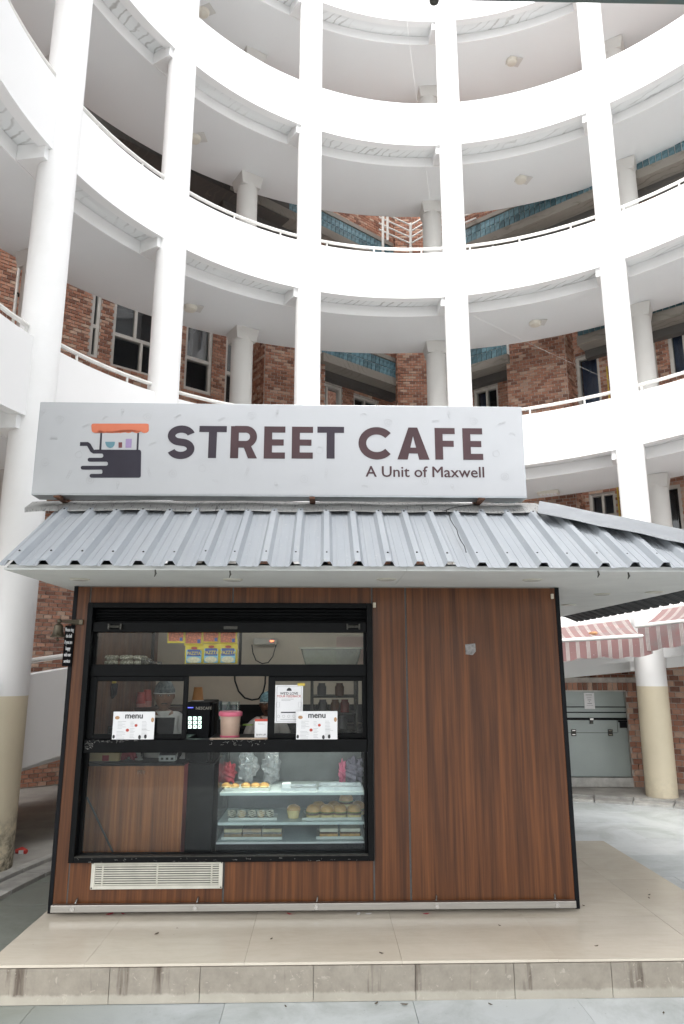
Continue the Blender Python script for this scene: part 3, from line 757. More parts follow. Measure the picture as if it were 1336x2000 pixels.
# serving window
win = MB().box((WX0, -.034, WZ0), (WX0+.036, .10, WZ1)).box((WX1-.036, -.034, WZ0), (WX1, .10, WZ1)).box((WX0+.036, -.034, WZ1-.034), (WX1-.036, .10, WZ1)).box((WX0+.036, -.034, WZ0), (WX1-.036, .10, WZ0+.03)).part('serving_window', m_black, kio, bevel=.003)
ia, ib = WX0+.036, WX1-.036
sh = MB().box((ia, .045, 1.955), (ib, .07, WZ1-.034)).part('shutter', m_black, kio)
for k in range(4):
    z = 1.962+k*.021
    MB().tube([(ia+.004, .042, z+.009), (ib-.004, .042, z+.009)], .0095, 8).part('slat', m_black, sh, smooth=True)
bb = MB().box((ia, -.012, 1.885), (ib, .06, 1.952)).part('shutter_box', m_black, kio, bevel=.004)
m_dull = M('dull_metal', (.05, .048, .042), .5, .5, 30, .1, .6)
for px in (226, 690):
    p = K(px, 1224, -.012); hb = MB().tube([(p.x-.035, -.034, p.z), (p.x+.035, -.034, p.z)], .010, 8).box((p.x-.045, -.04, p.z-.018), (p.x-.035, -.012, p.z+.018)).box((p.x+.035, -.04, p.z-.018), (p.x+.045, -.012, p.z+.018)).part('shutter_handle', m_dull, bb)
p = K(452, 1226, -.012); MB().box((p.x-.05, -.02, p.z-.01), (p.x+.04, -.0115, p.z+.01)).part('shutter_latch', m_dull, bb)
def bar(x0, z0, x1, z1, y0=.012, y1=.06, nm='frame_bar', b=.003): return MB().box((x0, y0, z0), (x1, y1, z1)).part(nm, m_black, win, bevel=b)
bar(ia, 1.598, ib, 1.675); bar(ia, 1.12, ib, 1.200, -.01, .075, 'counter_bar'); bar(ia, .504, ib, .514)
for z0, z1 in ((1.675, 1.885), (.514, 1.12)): bar(ia, z0, ia+.022, z1, .03); bar(ib-.02, z0, ib, z1, .03)
for nm, z0, z1, mm in (('upper_pane', 1.675, 1.885, m_glass), ('lower_pane', .514, 1.12, m_glass_l)):
    MB().box((ia+.022, .042, z0), (ib-.02, .046, z1)).part(nm, mm, win)
pl, pr = K(181, 1380, .03).x, K(366, 1380, .03).x
def sash(a, b, y, gl):
    w = MB().box((a, y, 1.2), (a+.045, y+.03, 1.598)).box((b-.03, y, 1.2), (b, y+.03, 1.598)).box((a+.045, y, 1.2), (b-.03, y+.03, 1.232)).box((a+.045, y, 1.566), (b-.03, y+.03, 1.598)).part('sliding_sash', m_black, kio, bevel=.003)
    MB().box((a+.045, y+.012, 1.232), (b-.03, y+.016, 1.566)).part('pane', gl, w)
sash(ia, pr, .02, m_glass); sash(K(523, 1380, .045).x, ib, .045, m_glass)
# counter ledge worn tape
m_tape = M('torn_tape', (.30, .29, .27), .6, .3, 40)
def scraps(x0, x1, z0, z1, n, y):
    mb = MB()
    for _ in range(n):
        x = rnd.uniform(x0, x1); z = rnd.uniform(z0, z1); a = rnd.uniform(0, PI); L = rnd.uniform(.003, .024)
        pts = [(x+L*t*math.cos(a)+rnd.uniform(-.002, .002), z+L*t*math.sin(a)*.5+rnd.uniform(-.002, .002)) for t in (-.5, -.25, 0, .2, .5)]
        mb.ribbon(pts, rnd.uniform(.0004, .0013), y-.001, y)
    return mb
scraps(-1.48, -1.42, 1.14, 1.205, 26, -.0112).part('torn_tape', m_tape, win, kind='stuff')
scraps(-1.42, -1.1, 1.186, 1.20, 26, -.0112).part('torn_tape', m_tape, win, kind='stuff')
scraps(K(410, 1450).x, K(520, 1450).x, 1.165, 1.20, 34, -.0112).part('torn_tape', m_tape, win, kind='stuff')
scraps(ia, ib, .478, .500, 40, -.0352).part('scuffs', m_tape, win, kind='stuff')
m_board = M('worn_ledge', (.36, .27, .2), .7, .3, 20)
MB().box((K(410, 1443).x, -.012, 1.2005), (K(522, 1443).x, .045, 1.207)).part('ledge_board', m_board, win)
MB().box((ia, -.03, WZ0+.031), (ib, .03, WZ0+.036)).part('sill_track', m_dull, win)
# vent grille
p0, p1 = K(180, 1683, -.01), K(434, 1735, -.01)
vx0, vx1, vz1, vz0 = p0.x, p1.x, p0.z, p1.z
vt = MB().box((vx0, -.016, vz0), (vx0+.024, -.001, vz1)).box((vx1-.024, -.016, vz0), (vx1, -.001, vz1)).box((vx0+.024, -.016, vz0), (vx1-.024, -.001, vz0+.02)).box((vx0+.024, -.016, vz1-.018), (vx1-.024, -.001, vz1)).part('vent_grille', m_vent, kio, bevel=.002)
MB().box((vx0+.02, -.0035, vz0+.015), (vx1-.02, -.0015, vz1-.015)).part('vent_back', m_dark, vt)
ns = 9
for k in range(ns):
    z = vz0+.02+(vz1-vz0-.038)*(k+.5)/ns
    MB().box((vx0+.022, -.014, z-.0036), (vx1-.022, -.005, z+.0036)).part('slat', m_vent, vt)
for q in (.085, .5, .915):
    x = vx0+(vx1-vx0)*q; MB().box((x-.005, -.011, vz0+.018), (x+.005, -.004, vz1-.016)).part('spacer', m_vent, vt)
for x in (vx0+.008, vx1-.008):
    for z in (vz0+.008, vz1-.008): MB().lathe([(.004, 0), (.003, .002)], (0, 0, 0), 8).part('x', m_dark, vt) if False else MB().box((x-.004, -.0185, z-.004), (x+.004, -.0155, z+.004)).part('screw', m_dull, vt)
# base rail
br0 = MB().box((-1.597, -.066, .205), (1.617, -.028, .246)).part('base_rail', m_steel, kio, bevel=.003)
for px in (141, 381, 618, 854, 1089):
    p = K(px, 1782, -.066); x = p.x
    MB().tube([(x, -.074, .225), (x, -.066, .225)], .0125, 14).part('bolt', m_chrome, br0, smooth=True)
    MB().tube([(x, -.03, .238), (x+.006, -.012, .262), (x+.006, .0, .268)], .006, 8).part('bracket', m_chrome, br0, smooth=True)
# small things fixed to the big panel
p = K(918, 1268, 0); MB().prism([(p.x-.032, p.z+.032), (p.x+.036, p.z+.038), (p.x+.038, p.z-.014), (p.x+.016, p.z-.038), (p.x-.03, p.z-.034)], -.004, -.0005).part('metal_patch', m_dull if False else M('patch_metal', (.16, .155, .15), .35, .4, 40, .1, .7), kio)
m_bit = M('adhesive_bit', (.55, .50, .40), .7, .2, 40)
for px, py in ((731, 1182), (1078, 1165)):
    p = K(px, py, 0); MB().box((p.x-.010, -.012, p.z-.017), (p.x+.010, -.0005, p.z+.017)).part('cable_clip', m_bit, kio, bevel=.003)

# ---- soffit and roof
SY0, SY1, SX0, SX1 = -.79, 3.02, -1.76, 2.62
tz = ZT+.004
sof = MB().box((SX0, SY0, tz), (.52, .4, tz+.012)).part('soffit_board', m_soffit, kio)
MB().box((.523, SY0, tz+.0005), (SX1, .4, tz+.0125)).part('soffit_board', m_soffit, kio); MB().box((SX0, .402, tz), (SX1, SY1, tz+.012)).part('soffit_board', m_soffit, kio)
m_dl = M('downlight_glass', (.62, .62, .58), .25, .04, 5)
for px, py in ((156, 1131), (455, 1132), (755, 1131), (1040, 1132), (1110, 1181), (1176, 1160), (1278, 1156)):
    p = KZ(px, py, tz)
    dl_ = MB().lathe([(.058, -.006), (.062, -.003), (.062, 0)], (p.x, p.y, tz), 28).part('downlight', m_vent, kio, smooth=True)
    MB().lathe([(.05, -.0085), (.05, -.0062)], (p.x, p.y, tz), 28).part('lens', m_dl, dl_, smooth=True)
m_metal = M('blue_grey_sheet', (.27, .285, .30), .42, .14, 3, .03, .55, stretch=(1, .3, 1))
m_flash = M('flashing', (.34, .345, .345), .42, .3, 7, .08, .5)
def dirt_sheet():
    m, t, b = nt('roof_sheet_paint')
    P = coords(t); a = noise(t, coords(t, (1, .35, .35)), 5, 6, .65); f = noise(t, P, 45, 4, .6); st = noise(t, coords(t, (14, 1, 1)), 2, 4, .6)
    col = ramp(t, a, [(.3, (.315, .34, .37)), (.7, (.37, .395, .42))])
    col = mixc(t, math_(t, 'MULTIPLY', ramp(t, st, [(.5, 0.0), (.7, 1.0)]), .18), col, (.40, .40, .39))
    col = mixc(t, math_(t, 'MULTIPLY', ramp(t, f, [(.66, 0.0), (.7, 1.0)]), .7), col, (.5, .5, .48))
    t.links.new(col, b.inputs['Base Color']); b.inputs['Metallic'].default_value = .0
    t.links.new(ramp(t, a, [(.3, .45), (.7, .6)]), b.inputs['Roughness']); bump(t, b, a, .08, .01); return m
m_sheet = dirt_sheet()
EY, EZ, TY, TZ = -.83, 2.212, -.06, 2.70
HX = 1.56                                               # where the hip meets the flat top
RX = SX1+.15                                            # eave of the right slope
RIB = .1765
rib0 = K(20, 1110, EY).x+.005
def ribh(x):                                            # height of the trapezoid rib over the pan
    q = (x-rib0) % RIB; q = min(q, RIB-q)
    if q < .017: return .033
    if q < .036: return .033*(1-(q-.017)/.019)
    return .0025 if (abs(((x-rib0) % RIB)-RIB*.36) < .005 or abs(((x-rib0) % RIB)-RIB*.64) < .005) else 0
def profx(a, b):
    xs = {a, b}
    k = math.floor((a-rib0)/RIB)-1
    while rib0+k*RIB < b+RIB:
        c = rib0+k*RIB
        for q in (-.036, -.017, .017, .036, RIB*.36-.0055, RIB*.36-.0045, RIB*.36+.0045, RIB*.36+.0055, RIB*.64-.0055, RIB*.64-.0045, RIB*.64+.0045, RIB*.64+.0055):
            if a < c+q < b: xs.add(c+q)
        k += 1
    return sorted(xs)
def slope_sheet(a, b, dz, toP, lim):
    # toP(along, run, height) -> point; lim(along) -> run limit 0..1
    xs = profx(a, b); vs = []; fs = []; nrm = 0
    for x in xs:
        h = ribh(x)+dz; L = max(.001, lim(x)); off = rnd.uniform(-.004, .004) if False else 0
        for th in (0, -.0012):
            vs += [toP(x, 0, h+th), toP(x, L*.5, h+th), toP(x, L, h+th)]
    for i in range(len(xs)-1):
        o = i*6; q = (i+1)*6
        fs += [(o, q, q+1, o+1), (o+1, q+1, q+2, o+2), (o+3, o+4, q+4, q+3), (o+4, o+5, q+5, q+4), (o, o+3, q+3, q), (o+2, q+2, q+5, o+5)]
    return MB().add(vs, fs)
sl_ = math.atan2(TZ-EZ, TY-EY)
def frontP(x, r, h): return (x, EY+(TY-EY)*r-h*math.sin(sl_), EZ+(TZ-EZ)*r+h*math.cos(sl_))
def frontL(x): return 1.0 if x < HX else max(0, (RX-x)/(RX-HX))
sheets = []
for a, b, dz, sl__ in ((-1.785, -.90, 0, 0), (-.903, .08, .0022, .006), (.077, .86, 0, -.004), (.857, 1.72, .0022, .01), (1.717, RX-.01, .004, .004)):
    mb = slope_sheet(a, b, dz, frontP, frontL)
    mb.v = [(v[0], v[1]-sl__*(v[1] < -.5), v[2]-sl__*.6*(v[1] < -.5)) for v in mb.v]
    sheets.append(mb.part('roof_sheet', m_sheet, kio))
k = 0; x = rib0
while x < RX-.1:
    s_ = sheets[0 if x < -.90 else 1 if x < .08 else 2 if x < .86 else 3 if x < 1.72 else 4]
    for r in (.14, .93):
        if r < frontL(x)-.02:
            p = frontP(x+rnd.uniform(-.004, .004), r+rnd.uniform(-.01, .01), .034)
            MB().ball(p, .0065, 8, 5).part('screw', m_dull, s_, smooth=True)
    x += RIB
def rightP(y, r, h):
    r = r*1.11-.11; q = math.atan2(TZ-EZ, RX-HX); return (RX-(RX-HX)*r+h*math.sin(q), y, EZ+(TZ-EZ)*r+h*math.cos(q))
def rightL(y): return min(1.0, max(.0, (y-EY)/(TY-EY))) if y < TY else 1.0
for a, b, dz in ((EY+.01, .3, 0), (.297, 1.3, .002), (1.297, 2.3, 0), (2.297, 3.12, .002)):
    slope_sheet(a, b, dz, rightP, rightL).part('roof_sheet', m_sheet, kio); slope_sheet(a+.002, b-.002, dz-.004, rightP, lambda y: rightL(y)*.16).part('sheet_underside', M('sheet_dark', (.035, .037, .04), .6, .2, 9), kio)  # near-black second sheet added just under the right-hand roof sheets
slope_sheet(-1.785, RX, 0, lambda x, r, h: (x, 3.12-.7*r, EZ+(TZ-EZ)*r+h), lambda x: 1.0 if x < HX else max(.0, (RX-x)/(RX-HX))).part('roof_sheet', m_sheet, kio)
MB().box((-1.75, TY+.1, TZ+.052), (HX, 2.45, TZ+.062)).part('roof_deck', m_flash, kio)
gab = [(SY0, tz+.014), (SY1, tz+.014), (2.42, TZ+.02), (TY, TZ-.01)]
MB().add([(-1.745, y, z) for y, z in gab]+[(-1.735, y, z) for y, z in gab], [(0, 1, 2, 3), (7, 6, 5, 4), (0, 4, 5, 1), (1, 5, 6, 2), (2, 6, 7, 3), (3, 7, 4, 0)]).part('gable_board', M('gable_green', (.03, .042, .04), .6, .2, 5), kio)
MB().box((SX0+.02, SY0+.004, tz+.013), (SX1-.02, SY0+.03, EZ+.012)).part('eave_batten', m_soffit, kio)
# ridge cap: a bent strip, its left end lifted and torn
xs = [-1.99+.06*k for k in range(61)]; vs = []; 
def capz(x):
    e = max(0, (-1.5-x))/.5
    return .018*math.sin(x*9)*.25-.035*e*e
xs = [x for x in xs if x <= HX+.03]
for x in xs:
    d = capz(x); e = max(0, (-1.72-x))
    pr = [(TY-.072+e*.25, TZ-.010+d+e*.1), (TY-.01, TZ+.046+d), (TY+.11, TZ+.098+d*.4), (TY+.28, TZ+.075)]
    vs += [(x, y, z) for y, z in pr]+[(x, y, z-.003) for y, z in pr]
fs = []
for i in range(len(xs)-1):
    o = i*8; q = o+8
    for j in range(3): fs += [(o+j, q+j, q+j+1, o+j+1), (o+4+j, o+5+j, q+5+j, q+4+j)]
    fs += [(o, o+4, q+4, q), (o+3, q+3, q+7, o+7)]
fs += [(0, 1, 5, 4), (1, 2, 6, 5), (2, 3, 7, 6)]; o = (len(xs)-1)*8; fs += [(o, o+4, o+5, o+1), (o+1, o+5, o+6, o+2), (o+2, o+6, o+7, o+3)]
def sealed():
    m, t, b = nt('tarred_flashing')
    P = coords(t); f = noise(t, coords(t, (9, 1, 1.6)), 6, 4, .6, 2.5); a = noise(t, P, 3, 5, .6)
    col = ramp(t, a, [(.3, (.30, .30, .29)), (.7, (.42, .42, .41))])
    col = mixc(t, ramp(t, f, [(.56, 0.0), (.63, .75)]), col, (.06, .06, .06))
    t.links.new(col, b.inputs['Base Color']); b.inputs['Roughness'].default_value = .5; b.inputs['Metallic'].default_value = .3; return m
MB().add(vs, fs).part('ridge_cap', sealed(), kio, smooth=True)
# hip cap
h0, h1 = Vector((HX-.02, TY-.02, TZ+.052)), Vector((RX+.06, EY-.03, EZ+.05))
n1 = Vector((-.07, -.165, -.088)); n2 = Vector((.14, .06, -.07)); vs = []; nn = 12
for k in range(nn+1):
    c = h0.lerp(h1, k/nn)+Vector((0, 0, .003*math.sin(k*1.7)))
    w = [c+n1*(1+.04*math.sin(k*2.3)), c+n1*.45+Vector((0, 0, .026)), c+Vector((0, 0, .032)), c+n2*.45+Vector((0, 0, .026)), c+n2]
    vs += w+[q-Vector((0, 0, .003)) for q in w]
fs = []
for i in range(nn):
    o = i*10; q = o+10
    for j in range(4): fs += [(o+j, q+j, q+j+1, o+j+1), (o+5+j, o+6+j, q+6+j, q+5+j)]
    fs += [(o, o+5, q+5, q), (o+4, q+4, q+9, o+9)]
o = nn*10; fs += [(0, 1, 6, 5), (1, 2, 7, 6), (2, 3, 8, 7), (3, 4, 9, 8), (o, o+5, o+6, o+1), (o+1, o+6, o+7, o+2), (o+2, o+7, o+8, o+3), (o+3, o+8, o+9, o+4)]
MB().add(vs, fs).part('hip_cap', M('hip_sheet', (.24, .255, .27), .5, .12, 6), kio, smooth=True)
m_wire = M('black_wire', (.012, .012, .012), .5, .1, 5)
# loose cable over the roof
pts = [K(930, 984, -.05), K(880, 993, -.1)-Vector((0, 0, .0)), K(866, 998, -.16)]+[Vector(frontP(K(870+q*5.0, 1000+q*12, EY+(TY-EY)*(.93-.1*q)).x+.005*math.sin(q*2), .93-.1*q, .041)) for q in range(9)]
MB().tube(pts, .003, 6).single('roof_cable', m_wire, 'thin black cable lying across the ribbed roof right of centre', 'cable', pts[0], 'K', smooth=True)
pts = [Vector(p)+Vector((.035+.01*math.sin(i), 0, .002)) for i, p in enumerate(pts[5:])]
m_torn = M('torn_sheet', (.5, .42, .4), .6, .4, 30)
for q, (px, py) in enumerate(((303, 1116), (449, 1118), (1168, 1118), (1227, 1121))):
    p = K(px, py, EY+.02); MB().tube([p+Vector((0, 0, .01)), p+Vector((.004, 0, -.012)), p+Vector((-.003, .004, -.03))], [.004, .006, .002], 6).part('loose_bit', m_dull, kio)

# ---- signboard
SYF = -.15
def S(px, py): return K(px, py, SYF)
sg = thing('signboard', 'long pale lightbox signboard with dark lettering and a cart logo above the roof', 'signboard', (-.24, SYF, 2.80), 'K')
sx0, sx1, sz0, sz1 = -1.922, 1.434, 2.786, 3.449
m_signbox = M('sign_case', (.42, .44, .46), .3, .15, 6, 0, .75)
m_signface = M('sign_face', (.48, .49, .505), .28, .03, 2)
MB().box((sx0, SYF+.002, sz0), (sx1, SYF+.14, sz1)).part('case', m_signbox, sg, bevel=.004)
fc = MB().box((sx0+.006, SYF-.001, sz0+.012), (sx1-.006, SYF+.0018, sz1-.006)).part('face', m_signface, sg)
m_plum = M('plum_print', (.040, .030, .042), .45, .12, 1.2, spec=.3); m_maroon = M('maroon_tone', (.068, .036, .040), .45, .25, 1.5, spec=.3); m_navy = M('navy_print', (.030, .027, .040), .45, .15, 3, spec=.3)  # maroon is a redder tone given to part of the lettering
F0, F1 = SYF-.0035, SYF-.0012
def glyph(ch, px0, px1, py0, py1):
    a = S(px0, py0); b = S(px1, py1); x0, z1, x1, z0 = a.x, a.z, b.x, b.z; W = x1-x0; Hh = z1-z0; st = .24*Hh; bh = .19*Hh
    R = lambda u0, v0, u1, v1: [(x0+u0, z0+v0), (x0+u1, z0+v0), (x0+u1, z0+v1), (x0+u0, z0+v1)]
    mb = MB(); P = lambda pl, k=0: mb.prism(pl, F0-.0002*k, F1)
    if ch == 'T': mb.prism([(x0, z1), (x0, z1-bh), (x0+W/2-st/2, z1-bh), (x0+W/2-st/2, z0), (x0+W/2+st/2, z0), (x0+W/2+st/2, z1-bh), (x1, z1-bh), (x1, z1)], F0, F1)
    if ch in 'EF':
        m0 = z0+Hh*.5-bh*.5
        pl = [(x0, z1), (x1, z1), (x1, z1-bh), (x0+st, z1-bh), (x0+st, m0+bh), (x1-W*.07, m0+bh), (x1-W*.07, m0), (x0+st, m0)]
        pl += [(x0+st, z0+bh), (x1, z0+bh), (x1, z0), (x0, z0)] if ch == 'E' else [(x0+st, z0), (x0, z0)]
        mb.prism(pl, F0, F1)
    if ch == 'A':
        c = (x0+x1)/2; w = st*.56
        mb.prism([(x0, z0), (c-w, z1), (c, z1), (c, z1-Hh*.27), (c-W*.335+st*.62, z0)][0:5], F0, F1)
        mb.prism([(x1, z0), (c+W*.335-st*.62, z0), (c, z1-Hh*.27), (c, z1), (c+w, z1)], F0, F1)
        mb.prism([(c-W*.25, z0+Hh*.19), (c+W*.25, z0+Hh*.19), (c+W*.19, z0+Hh*.19+bh*.95), (c-W*.19, z0+Hh*.19+bh*.95)], F0-.0003, F1)
    if ch == 'C':
        cx_, cz_ = x0+Hh*.555, (z0+z1)/2; r = Hh*.515-st*.49
        mb.ribbon([(cx_+(r+Hh*.04)*math.cos(R_(q)), cz_+r*math.sin(R_(q))) for q in range(38, 323, 6)], st*.98, F0, F1)
    if ch == 'S':
        wd2 = st*.92; xm = (x0+x1)/2; rx = W/2-wd2/2; rz = (Hh*1.03-wd2)/4
        zt, zl = z1+Hh*.015-wd2/2-rz, z0-Hh*.015+wd2/2+rz
        up_ = [(xm+rx*math.cos(R_(q)), zt+rz*math.sin(R_(q))) for q in range(14, 251, 8)]
        lo_ = [(xm+rx*math.cos(R_(q)), zl+rz*math.sin(R_(q))) for q in range(70, -167, -8)]
        mb.ribbon(up_+lo_, wd2, F0, F1)
    if ch == 'R':
        mb.prism(R(0, 0, st, Hh), F0, F1)
        rz = (Hh*.66-bh)/2; zc_ = z1-bh/2-rz; xr_ = x0+W*.56
        pts = [(x0+st*.5, z1-bh/2), (xr_, z1-bh/2)]+[(xr_+(W*.44-st/2)*math.cos(R_(q)), zc_+rz*math.sin(R_(q))) for q in range(80, -81, -10)]+[(xr_, zc_-rz), (x0+st*.5, zc_-rz)]
        mb.ribbon(pts, bh*1.1, F0-.0002, F1)
        mb.prism([(x0+W*.42, zc_-rz+bh*.3), (x0+W*.70, zc_-rz+bh*.3), (x1, z0), (x1-st*1.12, z0)], F0-.0004, F1)
    return mb
for ch, a, b, y0, y1, mm in (('S', 329, 379, 832, 896, m_plum), ('T', 390, 441, 832, 895, m_plum), ('R', 451.5, 502, 832.5, 895.5, m_maroon), ('E', 516.5, 556.5, 833, 896, m_maroon), ('E', 570.5, 611, 833.5, 896, m_maroon), ('T', 620, 672, 833.5, 896, m_plum),
                             ('C', 700, 764, 835, 897, m_maroon), ('A', 775, 839, 835, 898, m_maroon), ('F', 848.5, 890, 836, 898, m_maroon), ('E', 902.5, 944, 836.5, 898.5, m_maroon)):
    glyph(ch, a, b, y0, y1).part('letter', mm, sg)
a, b = S(714, 931), S(946, 931); tm = text_mb('A Unit of Maxwell', .1, 0, 0, 0, bold=.0013)
xs = [v[0] for v in tm.v]; k = (b.x-a.x)/(max(xs)-min(xs)); mn = min(xs)
tm.v = [(a.x+(v[0]-mn)*k, F0+v[1], a.z+v[2]*k*.98) for v in tm.v]; tm.part('lettering', m_maroon, sg)
# logo: hand cart
m_orange = M('orange_print', (.62, .17, .085), .3, .05, 3); m_teal = M('teal_print', (.12, .25, .30), .35, .05, 3); m_mar2 = M('dark_red_print', (.16, .045, .045), .35, .05, 3); m_pur = M('purple_print', (.32, .24, .42), .35, .05, 3)
def L(zx, zy): return S(60+zx/4.453, 780+zy/4.453)
def LP(l): return [(L(*q).x, L(*q).z) for q in l]
pl = [(533, 216), (545, 212), (1012, 212), (1026, 218), (1028, 228)]
for k in range(7):
    c = 992-71*k; pl += [(c+36*math.cos(R_(q)), 268+26*math.sin(R_(q))) for q in ((-8 if k else 0), 30, 60, 90, 120, 150, 188)]
pl += [(528, 228)]
MB().prism(LP(pl), F0, F1).part('cart_awning', m_orange, sg)
for pq in ([(607, 294), (622, 294), (614, 446), (597, 446)], [(928, 294), (943, 294), (936, 446), (921, 446)]): MB().prism(LP(pq), F0, F1).part('cart_post', m_navy, sg)
MB().prism(LP([(560, 438), (948, 440), (958, 446), (962, 460), (958, 668), (953, 678), (942, 682), (600, 682), (600, 648), (618, 648), (625, 640), (625, 622), (618, 612), (600, 612), (600, 578), (660, 578), (672, 570), (672, 552), (660, 543), (600, 543), (600, 510), (622, 508), (632, 498), (632, 482), (622, 473), (545, 470)]), F0, F1).part('cart_body', m_navy, sg)
def pill(x, y0, y1): r = (y1-y0)/2; c = y0+r; return [(602, y0)]+[(x+r-r*math.cos(R_(q)), c-r*math.sin(R_(q))) for q in range(90, -91, -30)]+[(602, y1)]
hand = MB()
for x, y0, y1 in ((496, 509, 543), (436, 579, 612), (513, 649, 682)): hand.prism(LP(pill(x, y0, y1)), F0-.0001, F1)
hand.ribbon([(q.x, q.z) for q in (L(430, 389), L(498, 389), L(506, 396), L(536, 448), L(548, 456), L(600, 455))], .030*.9, F0-.0002, F1)
hand.part('cart_handle', m_navy, sg)
MB().prism(LP([(649, 370), (734, 370)]+[(692+42*math.cos(R_(q)), 372+52*math.sin(R_(q))) for q in range(10, 175, 15)]), F0, F1).part('bowl', m_teal, sg)
MB().prism(LP([(765, 375), (797, 374), (795, 421), (765, 422)]), F0, F1).part('cup', m_mar2, sg); MB().prism(LP([(828, 345), (880, 344), (876, 421), (825, 422)]), F0, F1).part('box', m_pur, sg)
# faint outline drawings of snacks
m_faint = M('faint_print', (.435, .44, .452), .3, .03, 3)
def doodle(kind, c, s, rot):
    def tr(l): return [(c.x+s*(x*math.cos(rot)-z*math.sin(rot)), c.z+s*(x*math.sin(rot)+z*math.cos(rot))) for x, z in l]
    circ = lambda r, ox=0, oz=0, k=14: [(ox+r*math.cos(2*PI*q/k), oz+r*math.sin(2*PI*q/k)) for q in range(k)]
    mb = MB(); w = .0024
    def ln(l, closed=True): mb.ribbon(tr(l), w, F0+.0012, F1, closed)
    if kind == 0: ln(circ(1)); ln(circ(.4))
    if kind == 1: ln([(0, -1.4), (.5, .3), (-.5, .3)]); ln(circ(.5, 0, .65)); ln([(-.3, -.3), (.4, .1)], False)
    if kind == 2: ln([(q[0]*(1+.25*math.sin(3*math.atan2(q[1], q[0]))), q[1]) for q in circ(1)]); ln(circ(.42, .1, 0))
    if kind == 3: ln([(-1.2, -.5), (1.3, .4), (1.2, .8), (-1.2, .2)]); ln([(-.9, 0), (.8, .55)], False)
    if kind == 4: ln([(-.3, -1.5), (.3, -1.5), (.35, 1.4), (0, 1.6), (-.35, 1.4)]); ln([(-.3, -.5), (.3, -.2)], False); ln([(-.3, .3), (.3, .6)], False)
    if kind == 5: ln([(q[0]*(1-.15*max(0, q[1])), q[1]) for q in circ(.9)]); ln([(0, .85), (.1, 1.35)], False)
    if kind == 6: ln([(-1, 0), (-.9, .5), (0, .9), (.9, .5), (1, 0), (.5, .3), (0, .4), (-.5, .3)])
    return mb
spots = [(1, 84, 806), (2, 117, 820), (6, 207, 818), (1, 239, 805), (2, 288, 815), (3, 105, 858), (3, 168, 833), (5, 154, 888), (0, 88, 903), (4, 135, 927), (0, 176, 938), (4, 291, 922), (1, 230, 947), (3, 347, 815), (1, 541, 808), (3, 433, 820), (2, 492, 812), (0, 338, 925), (4, 482, 922), (0, 594, 936), (1, 540, 948), (4, 637, 925),
         (6, 710, 812), (2, 758, 826), (1, 877, 811), (2, 925, 823), (3, 981, 828), (5, 969, 886), (0, 986, 931), (1, 884, 952), (6, 712, 952), (0, 830, 940), (3, 850, 824), (5, 624, 880), (6, 1000, 850), (3, 298, 868), (6, 420, 942), (5, 395, 915)]
for k, (kd, px, py) in enumerate(spots):
    doodle(kd, S(px, py), .026 if kd in (0, 2, 5) else .021, (k*1.3) % .9-.4).part('doodle', m_faint, sg)
m_rust = M('rusty_angle', (.13, .06, .035), .8, .5, 20, .3)
for px in (118, 610, 937):
    x = K(px, 974, SYF+.05).x
    MB().box((x-.018, SYF+.01, TZ+.075), (x+.018, SYF+.05, sz0)).box((x-.018, SYF-.03, TZ+.066), (x+.018, SYF+.25, TZ+.076)).part('stand', m_rust, sg)
    MB().box((x-.02, SYF+.16, TZ+.06), (x+.02, SYF+.2, sz1-.1)).part('post', m_rust, sg)
    MB().box((x-.02, SYF+.1402, 3.0), (x+.02, SYF+.16, 3.04)).part('cleat', m_rust, sg)

# ================================================================ WHAT THE KIOSK HOLDS
def kthing(name, label, cat, base, group=None): return thing(name, label, cat, base, 'K', group)
lt_ = kthing('added_batten', 'guessed white tube batten added on the ceiling to brighten the kiosk interior', 'lamp', (-.55, .95, 2.13))  # guessed lamp, added to brighten the kiosk interior
MB().box((-1.25, .93, 2.165), (.15, .99, 2.189)).part('housing', m_off0 if False else m_vent, lt_, bevel=.004)
MB().tube([(-1.2, .96, 2.150), (.10, .96, 2.150)], .013, 10).part('tube', emis('cool_tube', (.95, .98, 1.0), 7.0), lt_, smooth=True)
# counter just behind the lower pane
a, b = K(165, 1490, .25), K(352, 1668, .25)
ct = kthing('counter', 'brown wood fronted counter standing behind the lower glass at the left', 'counter', (a.x, .25, .1))
CTZ = a.z
MB().box((a.x, .25, .1), (b.x, .262, CTZ-.02)).part('front_panel', m_wood2, ct)
MB().box((a.x, .24, CTZ-.02), (b.x, .60, CTZ)).part('counter_top', m_blackm, ct, bevel=.003)
m_carc = M('counter_side', (.20, .03, .035), .6, .2, 4); MB().box((b.x-.018, .263, .1), (b.x-.001, .58, CTZ-.021)).part('side_panel', m_carc, ct)
p = K(170, 1557, .235); q = K(222, 1668, .22); MB().tube([p, q], .006, 6).single('cable', m_wire, 'dark cable slanting down in front of the brown counter panel', 'cable', p, 'K', smooth=True)
def boxthing(name, label, cat, px0, py0, px1, py1, y, dep, m, group=None, z0=None, bevel=.004):
    a = K(px0, py0, y); b = K(px1, py1, y); z = b.z if z0 is None else z0
    return MB().box((a.x, y, z), (b.x, y+dep, a.z)).single(name, m, label, cat, ((a.x+b.x)/2, y+dep/2, z), 'K', group, bevel=bevel)
m_card = M('cardboard', (.42, .30, .15), .8, .15, 8); m_red = M('red_cloth', (.30, .025, .04), .8, .3, 20, .4); m_grey = M('grey_plastic', (.33, .34, .33), .5, .1, 10)
bx = kthing('cardboard_box', 'low tan cardboard box on the counter at the left', 'box', K(200, 1489, .32))
a, b = K(168, 1466, .32), K(232, 1489, .32)
